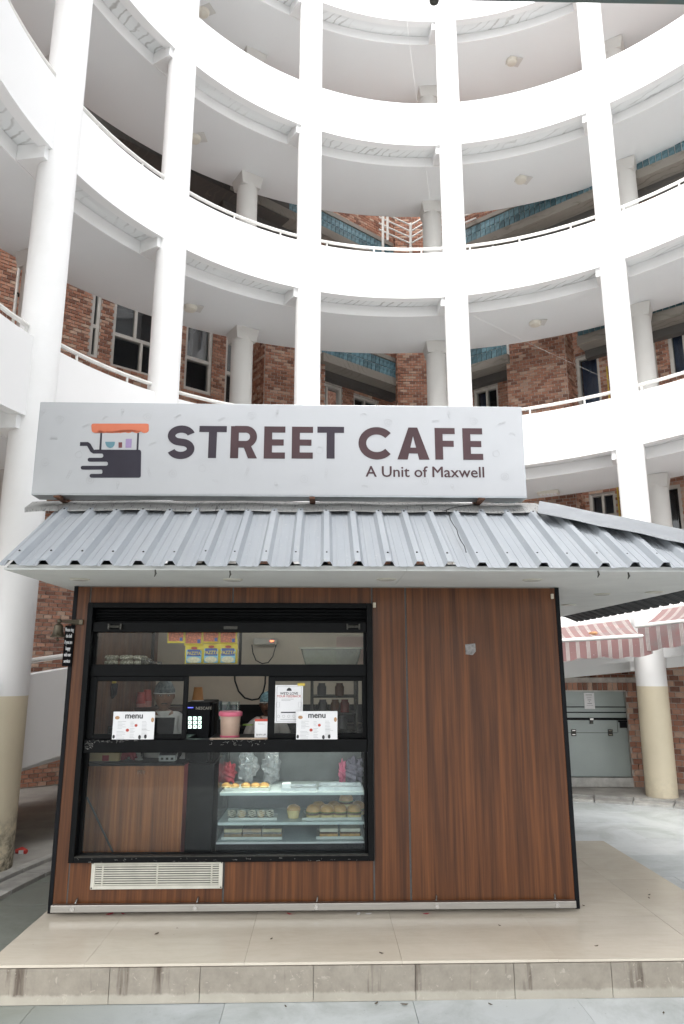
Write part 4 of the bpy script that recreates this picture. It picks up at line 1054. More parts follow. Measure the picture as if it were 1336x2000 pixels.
MB().box((a.x, .32, CTZ+.001), (b.x, .5, a.z)).part('carton', m_card, bx, bevel=.003); MB().box(((a.x+b.x)/2+.0, .3185, CTZ+.004), ((a.x+b.x)/2+.045, .3197, CTZ+.04)).part('red_label', m_red, bx)
c = K(250, 1482, .38)
mb = MB()
for k in range(3): mb.tube([c+Vector((-.06+.05*math.cos(q*.7+k)+.055, .015*k, CTZ-c.z+.03+.022*math.sin(q*1.1+k*2))) for q in range(10)], .016, 8, closed=True)
mb.single('red_cloth', m_red, 'crumpled dark red cloth on the counter beside the tan box', 'cloth', (c.x, .38, CTZ), 'K', smooth=True)
ps = kthing('card_reader', 'small till printer with pale ports at its back on the counter', 'till', K(326, 1492, .3))
a, b = K(310, 1479, .30), K(341, 1492, .30)
MB().box((a.x, .30, CTZ+.001), (b.x, .38, CTZ+.04)).part('base', m_grey, ps, bevel=.003)
for k in range(3): MB().box((a.x+.015+k*.034, .2985, CTZ+.012), (a.x+.032+k*.034, .2998, CTZ+.026)).part('port', m_dark, ps)
MB().hexa([(a.x, .302, CTZ+.041), (b.x, .302, CTZ+.041), (b.x, .38, CTZ+.041), (a.x, .38, CTZ+.041), (a.x+.01, .33, CTZ+.10), (b.x-.01, .33, CTZ+.10), (b.x-.01, .38, CTZ+.10), (a.x+.01, .38, CTZ+.10)]).part('body', m_blackm, ps, bevel=.003)
# grey cupboard with a red cup behind it
a, b = K(356, 1494, .75), K(398, 1668, .75)
cpb = kthing('cupboard', 'narrow grey green cupboard between the counter and the display case', 'cupboard', (a.x, .75, .1))
MB().box((a.x, .75, .1), (b.x, 1.2, a.z-.015)).part('body', M('grey_green_board', (.11, .115, .10), .7, .3, 5), cpb); MB().box((a.x-.02, .73, a.z-.014), (b.x+.03, 1.2, a.z)).part('shelf_top', M('pale_board', (.38, .36, .27), .6, .1, 8), cpb, bevel=.002)
m_redcup = M('red_paper_cup', (.42, .055, .05), .55, .1, 8); m_whitecup = M('white_paper', (.62, .58, .54), .6, .06, 8); m_browncup = M('brown_paper_cup', (.36, .17, .06), .6, .1, 8)
def cup_stack(name, label, px, pyb, pyt, y, m1, m2, n, group, upside=True, r0=.042, r1=.030):
    base = K(px, pyb, y); top = K(px, pyt, y); t = kthing(name, label, 'cups', base, group)
    H = top.z-base.z; ch = .095 if n > 1 else H; st = (H-ch)/max(1, n-1)
    for k in range(n):
        z = base.z+k*st
        body = MB().lathe([(r0, 0), (r0+.002, .004), (r0, .008), (r1, ch)], (base.x, y, z), 20).part('cup', m1 if k == n-1 else m2, t, smooth=True)
    return t
cup_stack('paper_cup', 'single red paper cup on the pale shelf behind the lower glass', 374, 1492, 1481, .8, m_redcup, m_redcup, 1, None, r0=.032, r1=.038)
# back counter and dark splash
MB().box((X0+.06, 1.75, .1), (X1-.06, 2.29, 1.13)).single('back_counter', m_blackm, 'long black back counter along the rear wall', 'counter', (0, 2.0, .1), 'K')
MB().box((X0+.06, 2.28, 1.135), (.74, 2.2985, K(470, 1376, 2.28).z)).single('splash_panel', m_dark, 'dark splash panel on the tan rear wall behind the second man', 'panel', (0, 2.29, 1.135), 'K')
# wall clutter: panel joints, socket, switch, water purifier box with a red light
m_off = M('offwhite_plastic', (.45, .42, .36), .5, .08, 9)
ac = kthing('wall_unit', 'beige boxy unit with a red light high on the tan rear wall', 'appliance', K(517, 1255, 2.2))
a, b = K(495, 1246, 2.18), K(540, 1259, 2.18); MB().box((a.x, 2.18, b.z), (b.x, 2.297, a.z)).part('case', m_off, ac, bevel=.006)
q = K(531, 1252, 2.179); MB().box((q.x-.016, 2.177, q.z-.005), (q.x+.016, 2.1798, q.z+.005)).part('red_light', emis('red_led', (.9, .08, .03), 3), ac)
for dx, L in ((0, 1), (.12, -1)):
    pass
c0 = K(497, 1259, 2.2); pts = [K(x, y, 2.2) for x, y in ((492, 1259), (494, 1275), (500, 1290), (512, 1296), (524, 1294), (533, 1282), (539, 1260))]
MB().tube(pts, .006, 6).single('hanging_cable', m_wire, 'cable loop hanging under the beige wall unit', 'cable', pts[0], 'K', smooth=True)
pts = [K(x, y, 2.1) for x, y in ((457, 1300), (459, 1330), (466, 1350), (478, 1363), (492, 1367), (505, 1365), (514, 1352), (518, 1335), (519, 1300))]
MB().tube(pts, .009, 6).single('hanging_cable', m_wire, 'thick black cable loop drooping in the open middle of the window', 'cable', pts[0], 'K', smooth=True)
jt = MB()
for px in (475, 493, 500): p = K(px, 1330, 2.294); jt.box((p.x-.002, 2.2955, 1.3), (p.x+.002, 2.2995, 2.18))
# left back: fridge-like upright, grey column and dark shelf
a, b = K(236, 1335, 2.0), K(256, 1335, 2.0)
MB().box((a.x, 1.95, 1.131), (b.x, 2.1, 2.1)).single('pale_post', m_off, 'pale upright post on the back counter at the left', 'post', (a.x, 2.0, 1.131), 'K', bevel=.004)
swp = kthing('switch_plate', 'pale switch plate on the rear wall left of the pale post', 'switch', K(228, 1355, 2.28)); p = K(228, 1355, 2.29)
MB().box((p.x-.035, 2.285, p.z-.06), (p.x+.035, 2.2985, p.z+.06)).part('plate', m_off, swp, bevel=.004)
for k in range(3): MB().box((p.x-.02, 2.280, p.z-.045+k*.035), (p.x+.02, 2.2848, p.z-.02+k*.035)).part('switch', m_whitecup, swp)
gr = kthing('coffee_grinder', 'dark coffee grinder with a yellow lid on the counter at far left', 'grinder', K(203, 1432, .8)); p = K(203, 1436, .8)
MB().box((p.x-.05, .8, 1.131-.2), (p.x+.06, .95, 1.22)).part('body', m_blackm, gr, bevel=.01); MB().tube([(p.x, .87, 1.22), (p.x, .87, 1.42)], .018, 10).part('stem', m_dull, gr)
MB().lathe([(.03, 1.42), (.055, 1.45), (.06, 1.53), (.05, 1.535)], (p.x, .87, 0), 16).part('hopper', m_blackm, gr, smooth=True); MB().lathe([(.045, 1.536), (.045, 1.57), (.03, 1.58)], (p.x, .87, 0), 16).part('lid', M('yellow_lid', (.55, .40, .05), .5, .1, 6), gr, smooth=True)
MB().box((X0+.06, .75, .1), (p.x+.14, 1.3, .93)).single('side_counter', m_blackm, 'dark side counter carrying the coffee grinder', 'counter', (p.x, 1.0, .1), 'K')
# shelf with red cup stacks behind the first man
a, b = K(258, 1382, 1.55), K(360, 1396, 1.55)
sf = kthing('shelf', 'dark brown shelf carrying red paper cups behind the first man', 'shelf', (a.x, 1.6, b.z)); MB().box((a.x, 1.55, a.z-.03), (b.x, 1.85, a.z)).part('board', M('brown_board', (.06, .03, .022), .6, .2, 6), sf, bevel=.003)
for xx in (a.x+.03, b.x-.04): MB().box((xx, 1.56, 1.131), (xx+.02, 1.84, a.z-.0305)).part('upright', m_blackm, sf)
cup_stack('cup_stack', 'shorter stack of red paper cups left of the first man', 274, 1381, 1352, 1.62, m_redcup, M('pink_paper', (.52, .22, .19), .6, .1, 9), 5, 'stacks of paper cups')
cup_stack('cup_stack', 'taller stack of red paper cups beside the head of the first man', 286, 1381, 1347, 1.68, m_redcup, bpy.data.materials['pink_paper'], 6, 'stacks of paper cups')
# coffee machine
a, b = K(366, 1371, .42), K(408, 1446, .42)
cm = kthing('coffee_machine', 'black coffee vending machine with nine lit buttons in the window opening', 'coffee machine', ((a.x+b.x)/2, .55, .9))
MB().box((a.x, .42, 1.0), (b.x, .85, a.z)).part('body', m_blackm, cm, bevel=.006); q = K(419, 1375, .5); MB().box((b.x+.001, .46, 1.0), (q.x+.01, .83, a.z-.01)).part('side_body', m_black, cm, bevel=.006)
m_btn = emis('lit_button', (.55, .8, .68), 1.0)
for r in range(3):
    for c in range(3):
        p = K(371+c*9.5, 1403+r*8.2, .4195); MB().box((p.x-.011, .4175, p.z-.011), (p.x+.011, .4195, p.z+.011)).part('button', m_btn, cm)
        MB().box((p.x-.006, .4165, p.z-.004), (p.x+.006, .4174, p.z+.006)).part('button_icon', m_dark, cm)
p = K(398, 1383, .4185); text_mb('NESCAFE', .028, p.x, .4185, p.z-.01).part('lettering', m_off, cm); p = K(372, 1382, .4185); MB().box((p.x-.03, .4178, p.z-.003), (p.x+.02, .4192, p.z+.003)).part('display', emis('blue_led', (.1, .12, .8), .6), cm)
MB().box((a.x-.02, .4, .1), (q.x+.03, .9, .999)).single('machine_stand', m_blackm, 'dark cabinet under the coffee machine', 'cabinet', ((a.x+b.x)/2, .6, .1), 'K')
cup_stack('cup_stack', 'brown and white paper cup tower on top of the coffee machine', 386, 1371, 1342, .6, m_browncup, m_whitecup, 6, 'stacks of paper cups')
# pink lidded jar
jz = 1.2072; p = K(449, 1440, .16)
m_tub = M('cloudy_plastic', (.50, .36, .28), .35, .1, 10); m_pink = M('pink_plastic', (.60, .13, .20), .4, .1, 10)
MB().box((K(408, 1440, .1).x, .046, 1.15), (K(524, 1440, .1).x, .395, 1.199)).single('serving_ledge', m_blackm, 'black serving ledge just inside the window opening', 'ledge', (p.x, .2, 1.15), 'K')
jr = kthing('plastic_jar', 'cloudy plastic jar with a pink lid standing in the window opening', 'jar', (p.x, .16, 1.2))
MB().lathe([(.055, 0), (.062, .01), (.068, .13), (.07, .135)], (p.x, .16, 1.2), 28).part('jar_body', m_tub, jr, smooth=True)
MB().lathe([(.076, .0), (.08, .008), (.079, .026), (.070, .032), (.06, .032)], (p.x, .16, 1.336), 28).part('lid', m_pink, jr, smooth=True); MB().lathe([(.064, 0), (.066, .014)], (p.x, .16, 1.1995), 28).part('base_ring', m_pink, jr, smooth=True)
for k, (px, lb) in enumerate(((437, 'clear plastic tumbler behind the pink lid, left one'), (456, 'clear plastic tumbler behind the pink lid, right one'))):
    q = K(px, 1400, .36); MB().lathe([(.03, 0), (.04, .12), (.043, .12), (.034, 0)], (q.x, .36, 1.3), 18).single('tumbler', m_case, lb, 'tumbler', (q.x, .36, 1.3), 'K', 'clear tumblers', smooth=True)
    MB().box((q.x-.04, .33, 1.2), (q.x+.04, .39, 1.299)).single('tumbler_crate', m_dark, 'dark holder under the %s tumbler' % ('left' if k == 0 else 'right'), 'holder', (q.x, .36, 1.2), 'K')
q = K(484, 1415, .5); MB().box((q.x-.035, .48, q.z-.006), (q.x+.035, .54, q.z)).single('green_lid', M('green_plastic', (.25, .42, .05), .5, .1, 5), 'lime green lid edge beside the second man', 'lid', (q.x, .5, q.z), 'K', bevel=.002)

# ---- printed cards
def card(name, label, cat, px0, py0, px1, py1, y, m=None, tilt=0, base=None):
    a, b = K(px0, py0, y), K(px1, py1, y); t = kthing(name, label, cat, ((a.x+b.x)/2, y, b.z))
    MB().box((a.x, y, b.z), (b.x, y+.0025, a.z)).part('sheet', m or m_paper, t)
    return t, a, b
def lines(mb, x, z, w, n, dz, y, seed, th=.0013):
    r = random.Random(seed)
    for k in range(n): mb.box((x, y-.0006, z-k*dz), (x+w*r.uniform(.5, 1), y-.0001, z-k*dz+th))
    return mb
for lab_, (px0, py0, px1, py1) in (('left printed menu card leaning outside the sliding pane in front of the first man', (222, 1390, 300, 1444)), ('right printed menu card leaning below the feedback poster', (579, 1389, 659, 1444))):
    y = -.0085
    t, a, b = card('menu_card', lab_, 'menu', px0, py0, px1, py1, y); t['group'] = 'menu cards in the serving window'
    W = b.x-a.x; H = a.z-b.z
    text_mb('menu', .052, (a.x+b.x)/2, y-.0006, a.z-.042, bold=.0016).part('lettering', m_ink, t)
    mb = MB()
    for (u, v, w, n) in ((.12, .36, .20, 6), (.42, .38, .12, 4), (.70, .36, .15, 7), (.42, .62, .14, 4), (.10, .72, .22, 6), (.70, .64, .2, 7), (.42, .84, .14, 3)):
        lines(mb, a.x+u*W, a.z-v*H, w*W, n, .0085, y, int(u*100+v*10))
    mb.part('small_print', m_greyink, t, kind='stuff')
    for u, v, r_ in ((.56, .50, .010), (.36, .67, .011), (.10, .22, .012), (.95, .30, .010), (.04, .9, .008), (.66, .92, .009), (.8, .9, .009)):
        MB().prism([(a.x+u*W+r_*math.cos(q*PI/5)*(1.3 if u == .1 else 1), a.z-v*H+r_*math.sin(q*PI/5)*(1.5 if u > .9 or v > .85 else .9)) for q in range(10)], y-.0008, y-.0001).part('food_picture', m_redink if r_ in (.010, .011) and u < .9 else (m_ink if v > .85 else m_tanink), t)
t, a, b = card('feedback_poster', 'white feedback poster taped to the right sliding pane', 'poster', 538, 1338, 591, 1412, .04)
W = b.x-a.x; H = a.z-b.z; y = .04; cxp = (a.x+b.x)/2
mb = MB(); q = .011; mb.ribbon([(a.x+q, a.z-q), (b.x-q, a.z-q), (b.x-q, b.z+q), (a.x+q, b.z+q)], .0018, y-.0006, y-.0001, True); mb.part('border', m_ink, t)
text_mb("WE'D LOVE", .023, cxp, y-.0006, a.z-H*.255, bold=.0005).part('lettering', m_ink, t); text_mb('YOUR FEEDBACK', .0205, cxp, y-.0006, a.z-H*.325, bold=.0003).part('lettering', m_redink, t)
MB().prism([(cxp+.017*math.cos(R_(v)), a.z-H*.155+.020*math.sin(R_(v))) for v in range(0, 181, 20)], y-.0006, y-.0001).part('emblem', m_ink, t)
MB().box((cxp-.052, y-.0006, b.z+H*.262), (cxp+.045, y-.0001, b.z+H*.292)).part('print_bar', m_ink, t)
mb = MB(); [mb.box((cxp-.05+.0*k, y-.0006, a.z-H*.345-k*.008), (cxp+.05-k*.02, y-.0001, a.z-H*.345-k*.008+.002)) for k in (1, 2)]; mb.box((cxp-.055, y-.0006, b.z+H*.09), (cxp+.06, y-.0001, b.z+H*.1)); mb.part('small_print', m_greyink, t, kind='stuff')
for k in range(5): MB().ribbon([(cxp-.068+k*.034+.0085*math.cos(v*PI/5), b.z+H*.175+.0085*math.sin(v*PI/5)) for v in range(10)], .0012, y-.0006, y-.0001, True).part('icon', m_greyink, t)
for sx2 in (-1, 1): MB().ribbon([(cxp+sx2*.072+.010*u, a.z-H*.52+.016*v) for u, v in ((-1, -1), (1, -1), (1, 1), (-1, 1))], .0012, y-.0006, y-.0001, True).part('icon', m_greyink, t)
p = K(590, 1336, .038); MB().box((p.x-.03, .0385, p.z-.012), (p.x+.02, .0398, p.z+.006)).part('tape', M('yellow_tape', (.5, .38, .05), .5, .2, 9), t)
t, a, b = card('payment_stand', 'small payment card with a red header standing in the window opening', 'card', 498, 1404, 523, 1441, .05)
MB().box((a.x, .0485, a.z-.016), (b.x, .0498, a.z)).part('red_header', m_redink, t); text_mb('BHIM UPI', .016, (a.x+b.x)/2, .0494, b.z+.014).part('lettering', m_ink, t)
lines(MB(), a.x+.02, a.z-.028, .06, 2, .007, .05, 3).part('small_print', m_greyink, t, kind='stuff')
# tablet on the counter bar behind the pane
a, b = K(301, 1402, .14), K(338, 1446, .14)
tb = kthing('tablet', 'black tablet screen back standing behind the left sliding pane', 'tablet', ((a.x+b.x)/2, .14, 1.2)); MB().hexa([(a.x, .12, 1.2), (b.x, .12, 1.2), (b.x, .135, 1.2), (a.x, .135, 1.2), (a.x, .16, a.z), (b.x, .16, a.z), (b.x, .175, a.z), (a.x, .175, a.z)]).part('screen_back', m_blackm, tb, bevel=.004)
MB().box(((a.x+b.x)/2-.03, .136, 1.2), ((a.x+b.x)/2+.03, .22, 1.21)).part('foot', m_black, tb)
MB().box((ia, .052, 1.13), (K(366, 1380, .03).x, .40, 1.199)).single('inner_ledge', m_blackm, 'black ledge inside the left sliding pane', 'ledge', (-1.2, .2, 1.13), 'K')
MB().box((K(530, 1440, .1).x, .076, 1.13), (ib, .40, 1.199)).single('inner_ledge', m_blackm, 'black ledge inside the right sliding pane', 'ledge', (.1, .2, 1.13), 'K')

# ---- upper shelf: bag of cones, packets, tub
UZ = 1.672
us = kthing('upper_shelf', 'black shelf just inside the upper pane', 'shelf', (-.57, .2, UZ)); MB().box((ia+.005, .062, UZ-.02), (ib-.005, .40, UZ)).part('board', m_black, us)
MB().box((ia+.3, .38, UZ+.001), (ia+.30+.02, .40, 1.9)).part('hanger', m_black, us); p = K(467, 1260, .3); MB().box((p.x, .30, UZ+.001), (p.x+.018, .32, 1.9)).part('hanger', m_black, us)
def mesh_mat():
    m, t, b = nt('net_foam'); P = coords(t); v = t.nodes.new('ShaderNodeTexVoronoi'); v.inputs['Scale'].default_value = 90; t.links.new(P, v.inputs['Vector'])
    t.links.new(ramp(t, v.outputs['Distance'], [(.25, (.62, .58, .47)), (.6, (.28, .25, .19))]), b.inputs['Base Color']); b.inputs['Roughness'].default_value = .5; return m
bgc = kthing('bag_of_cups', 'clear bag of pale netted foam rolls lying on the upper shelf', 'bag', K(250, 1296, .2)); m_net = mesh_mat()
for k, (px, py) in enumerate(((218, 1290), (248, 1290), (276, 1291), (219, 1280), (248, 1280), (275, 1284))):
    p = K(px, py, .2); z = UZ+.016+(.034 if k > 2 else 0)
    MB().tube([(p.x-.045, .2, z), (p.x-.03, .198, z), (p.x+.035, .2, z-(.006 if k in (2, 5) else 0)), (p.x+.045, .2, z)], [.012, .017, .017, .010], 12).part('roll', m_net, bgc, smooth=True)
m_film = glass_mat('clear_film', (.9, .9, .9), .12, (.7, .7, .7), 2.5, .1)
mb = MB(); p0, p1 = K(284, 1284, .2), K(316, 1297, .2); mb.tube([(p0.x-.02, .19, UZ+.03), (p0.x+.03, .19, UZ+.025), (p0.x+.06, .19, UZ+.014), (p1.x, .19, UZ+.004)], [.028, .022, .011, .016], 9).part('film_tail', m_film, bgc)
def packet_mats():
    return M('packet_yellow', (.80, .62, .06), .35, .08, 6), M('packet_navy', (.03, .07, .30), .35, .1, 6), M('packet_sky', (.25, .55, .75), .35, .2, 9), M('packet_cream', (.75, .68, .48), .4, .25, 60), M('packet_noodle', (.55, .13, .05), .4, .6, 70)
mY, mN, mS_, mC, mO = packet_mats()
def packet(px0, py0, px1, py1, y, kind, label):
    a, b = K(px0, py0, y), K(px1, py1, y); t = kthing('snack_packet', label, 'packet', ((a.x+b.x)/2, y, b.z), 'snack packets hung behind the upper pane')
    W = b.x-a.x; H = a.z-b.z; n = 7; vs = []; fs = []
    for i in range(n+1):
        for j in range(n+1):
            u, v = i/n, j/n; bul = math.sin(PI*u)**.6*math.sin(PI*v)**.6 if 0 < u < 1 and 0 < v < 1 else 0
            vs.append((a.x+W*u+(.002*math.sin(9*v) if u in (0, 1) else 0), y-.014*bul, b.z+H*v))
    for i in range(n):
        for j in range(n): o = i*(n+1)+j; fs.append((o, o+n+1, o+n+2, o+1))
    k = len(vs); vs += [(v[0], y+.010, v[2]) for v in vs]; fs += [tuple(q+k for q in f)[::-1] for f in fs]
    edge = [i*(n+1) for i in range(n+1)]+[n*(n+1)+j for j in range(1, n+1)]+[i*(n+1)+n for i in range(n-1, -1, -1)]+[j for j in range(n-1, 0, -1)]
    fs += [(edge[q], edge[(q+1) % len(edge)], edge[(q+1) % len(edge)]+k, edge[q]+k) for q in range(len(edge))]
    MB().add(vs, fs).part('pouch', mY, t, smooth=True); cxx = (a.x+b.x)/2; F = y-.0155
    el = lambda rx, rz, cz, k=14: [(cxx+rx*math.cos(2*PI*q/k), cz+rz*math.sin(2*PI*q/k)) for q in range(k)]
    if kind == 0:
        MB().prism([(a.x+W*.1, b.z+H*.04), (b.x-W*.1, b.z+H*.04), (b.x-W*.1, b.z+H*.72), (a.x+W*.1, b.z+H*.76)], F, F+.002).part('print_field', mS_, t)
        MB().prism([(a.x+W*.13, b.z+H*.40), (b.x-W*.13, b.z+H*.40), (b.x-W*.16, b.z+H*.78), (a.x+W*.16, b.z+H*.78)], F-.001, F).part('print_field', mN, t)
        text_mb('PAZZTA', H*.25, cxx, F-.0015, b.z+H*.48, bold=.0004, sx=.82).part('lettering', mY, t); MB().prism(el(W*.36, H*.17, b.z+H*.2), F-.0012, F-.0002).part('food_picture', mC, t)
        MB().prism(el(W*.17, H*.07, b.z+H*.86), F-.0008, F).part('emblem', m_redink, t)
    else:
        MB().prism([(a.x+W*.1, b.z+H*.12), (b.x-W*.1, b.z+H*.12), (b.x-W*.06, b.z+H*.95), (a.x+W*.06, b.z+H*.95)], F, F+.002).part('food_picture', mO, t); MB().box((b.x-W*.28, F-.0008, b.z+H*.14), (b.x-W*.12, F, b.z+H*.34)).part('print_field', mN, t)
packet(362, 1261, 397, 1296, .10, 0, 'leftmost yellow snack packet of the lower row'); packet(397, 1258, 429, 1296, .10, 0, 'middle yellow snack packet of the lower row'); packet(429, 1258, 463, 1296, .10, 0, 'rightmost yellow snack packet of the lower row')
for k, (x0, x1, lb) in enumerate(((328, 361, 'leftmost noodle packet of the upper row'), (361, 396, 'second noodle packet from the left in the upper row'), (396, 429, 'third noodle packet from the left in the upper row'), (429, 463, 'rightmost noodle packet of the upper row'))):
    packet(x0, 1225, x1, (1256, 1261, 1257, 1259)[k], .13, 1, lb)
a, b = K(588, 1266, .2), K(706, 1297, .2); tubm = glass_mat('cloudy_tub', (.75, .78, .74), .35, (.5, .52, .48), 1.0, .2)
tu = kthing('storage_tub', 'cloudy plastic storage tub on the upper shelf at the right', 'tub', ((a.x+b.x)/2, .25, UZ))
MB().hexa([(a.x+.03, .16, UZ+.001), (b.x-.03, .16, UZ+.001), (b.x-.03, .36, UZ+.001), (a.x+.03, .36, UZ+.001), (a.x, .14, a.z), (b.x, .14, a.z), (b.x, .37, a.z), (a.x, .37, a.z)]).part('tub_body', tubm, tu, bevel=.006)
MB().tube([(a.x-.006, .135, a.z), (b.x+.006, .135, a.z), (b.x+.006, .375, a.z), (a.x-.006, .375, a.z)], .006, 6, closed=True).part('rim', m_off, tu)
a, b = K(657, 1243, .48), K(722, 1300, .48); MB().box((a.x, .48, 1.66), (b.x+.1, .50, a.z)).single('pink_board', M('pale_pink_board', (.80, .60, .55), .6, .04, 4), 'pale pink board behind the tub at the right of the upper pane', 'board', (a.x, .48, 1.66), 'K')
a, b = K(655, 1330, .9), K(668, 1440, .9)
# rack of dim shelves behind the right sliding pane
rk = kthing('rack', 'dark open rack with shelves behind the right sliding pane', 'rack', K(650, 1440, 1.0)); xa, xb = K(606, 1400, 1.0).x, K(700, 1400, 1.0).x
for x in (xa, xb-.02): MB().box((x, 1.0, .1), (x+.02, 1.4, 1.62)).part('upright', m_dull, rk)
for k, z in enumerate((1.16, 1.29, 1.42, 1.55)):
    MB().box((xa+.021, 1.0, z), (xb-.021, 1.4, z+.012)).part('rack_shelf', m_dull, rk)
m_jarmix = [M('jar_amber', (.16, .06, .02), .3, .2, 9), M('jar_grey', (.12, .12, .12), .3, .2, 9), M('jar_red', (.22, .03, .02), .4, .2, 9)]
for k, (dx, z, q) in enumerate(((.05, 1.172, 0), (.16, 1.172, 2), (.27, 1.172, 1), (.08, 1.302, 1), (.2, 1.302, 0), (.29, 1.302, 2), (.07, 1.432, 1), (.24, 1.432, 0))):
    MB().lathe([(.036, 0), (.038, .07), (.028, .085), (.028, .1), (.02, .1)], (xa+.03+dx*.85, 1.12, z), 14).single('store_jar', m_jarmix[q], '%s jar on the %s shelf of the dim rack, %s' % (('amber', 'grey', 'red')[q], ('lowest', 'middle', 'upper')[int((z-1.17)/.12)], ('left', 'middle', 'right')[min(2, int(dx/.12))]), 'jar', (xa+.03+dx*.85, 1.12, z), 'K', 'jars on the rack', smooth=True)

# ---- glass display case with food
DX0, DX1 = K(425, 1560, .12).x, K(716, 1560, .12).x
dc = kthing('display_case', 'lit glass display case of pastries and burgers behind the lower glass', 'display case', ((DX0+DX1)/2, .35, .1))
m_ss = M('shelf_edge', (.52, .56, .55), .4, .06, 10); m_casew = M('case_white', (.45, .48, .48), .5, .1, 6)
z1 = K(500, 1548, .13).z; z2 = K(500, 1606, .13).z; z0 = K(500, 1648, .13).z; zt = 1.14
MB().box((DX0, .12, .1), (DX1, .62, z0)).part('plinth', m_blackm, dc); MB().box((DX0, .12, z0+.001), (DX1, .62, z0+.012)).part('deck', m_casew, dc)
MB().box((DX0+.012, .13, z1-.018), (DX1-.01, .60, z1)).part('shelf', m_ss, dc, bevel=.002); MB().box((DX0+.006, .13, z2-.018), (DX1-.01, .60, z2)).part('shelf', m_ss, dc, bevel=.002)
MB().box((DX0+.01, .605, z0+.013), (DX1-.01, .615, zt)).part('back_panel', M('case_back', (.10, .10, .105), .4, .3, 3), dc)
MB().box((DX0, .12, z0+.013), (DX0+.005, .62, zt)).part('side_glass', m_case, dc); MB().box((DX0+.006, .121, z0+.013), (DX1-.006, .125, zt)).part('front_glass', m_case, dc)
MB().box((DX0, .12, zt), (DX1, .62, zt+.012)).part('top', m_ss, dc)
MB().tube([(DX0+.05, .16, zt-.012), (DX1-.05, .16, zt-.012)], .009, 8).part('guessed_tube', emis('case_tube', (1.0, .97, .88), 14.0), dc)  # tube guessed from the bright shelves, set strong to brighten the case
m_bun = M('bun_crust', (.52, .27, .07), .45, .35, 14, .1); m_crumb = M('bun_crumb', (.66, .50, .22), .8, .15, 30, .2); m_patty = M('patty', (.10, .045, .02), .8, .4, 40, .4); m_choc = M('chocolate', (.07, .028, .015), .35, .3, 20); m_cream = M('cream', (.66, .60, .48), .5, .1, 20); m_leaf = M('lettuce', (.18, .28, .05), .6, .3, 30)
m_foil = M('foil', (.55, .56, .57), .28, .2, 25, .8, .85); m_tray = M('paper_tray', (.56, .56, .52), .6, .1, 12)
def tray(px0, px1, z, y0, y1, label, m, h=.018):
    a, b = K(px0, 1580, y0).x, K(px1, 1580, y0).x; t = kthing('tray', label, 'tray', ((a+b)/2, (y0+y1)/2, z), 'trays in the display case')
    MB().box((a, y0, z+.001), (b, y1, z+.004)).part('base', m, t)
    for q in ((a, y0, a+.004, y1), (b-.004, y0, b, y1), (a+.004, y0, b-.004, y0+.003), (a+.004, y1-.003, b-.004, y1)): MB().box((q[0], q[1], z+.0042), (q[2], q[3], z+h)).part('rim', m, t)
tray(437, 525, z1, .20, .34, 'paper tray of five buns on the upper case shelf', m_tray); tray(446, 541, z2, .18, .32, 'paper tray of drizzled choux on the middle case shelf', m_tray); tray(590, 706, z2, .17, .42, 'pale tray of burgers on the middle case shelf', m_tray)
tray(548, 618, z1, .18, .36, 'left foil tray on the upper case shelf', m_foil); tray(622, 708, z1, .18, .38, 'right foil tray on the upper case shelf', m_foil, .024)
tray(434, 552, z0+.012, .18, .42, 'long tray of wrapped sandwiches on the case floor', m_tray); tray(618, 708, z0+.012, .18, .42, 'right tray of pale topped sandwiches on the case floor', m_tray)
def bun(c, r, label, group):
    t = kthing('bun', label, 'bun', c, group); MB().ball((c[0], c[1], c[2]+r*.55), (r, r*.9, r*.6), 16, 8).part('crust', m_bun, t, smooth=True); MB().ball((c[0], c[1]-.004, c[2]+r*.42), (r*1.005, r*.9, r*.22), 16, 6).part('filling', m_crumb, t, smooth=True)
for k, px in enumerate((442, 459, 480, 499, 516)):
    p = K(px, 1540, .26); bun((p.x, .26, z1+.005), .034 if k != 1 else .03, ('first', 'second', 'third', 'fourth', 'fifth')[k]+' round bun from the left on the upper case shelf', 'buns on the upper shelf')
for k, px in enumerate((453, 472, 492, 510, 527)):
    p = K(px, 1595, .24); c = (p.x, .24, z2+.005); t = kthing('choux_bun', ('first', 'second', 'third', 'fourth', 'fifth')[k]+' chocolate drizzled choux from the left in its tray', 'pastry', c, 'drizzled choux in the case')
    MB().ball((c[0], c[1], c[2]+.026), (.029, .028, .027), 14, 8, lambda d: 1+.06*math.sin(7*d.x+5*d.z)).part('pastry', m_choc if k % 2 == 0 else m_bun, t, smooth=True)
    for j in range(4): MB().tube([(c[0]-.026+.013*v, c[1]-.028*math.cos((v-2)*.5)-.002, c[2]+.018+j*.011+.005*math.sin(v*2+j)) for v in range(5)], .0032, 5).part('drizzle', m_cream, t, smooth=True)
def burger(c, label, r=.047):
    t = kthing('burger', label, 'burger', c, 'burgers in the case')
    MB().lathe([(r*.85, 0), (r, .008), (r, .02), (r*.9, .024)], c, 18).part('bottom_bun', m_crumb, t, smooth=True); MB().lathe([(r*.98, .0245), (r*1.03, .03), (r, .036)], c, 18).part('patty', m_patty, t, smooth=True)
    MB().lathe([(r*1.0, .0365), (r*1.12, .039), (r*.95, .041)], c, 18).part('lettuce', m_leaf, t)
    MB().lathe([(r*1.0, .0415), (r*1.03, .052), (r*.88, .070), (r*.55, .082), (r*.2, .086)], c, 20).part('top_bun', m_bun, t, smooth=True)
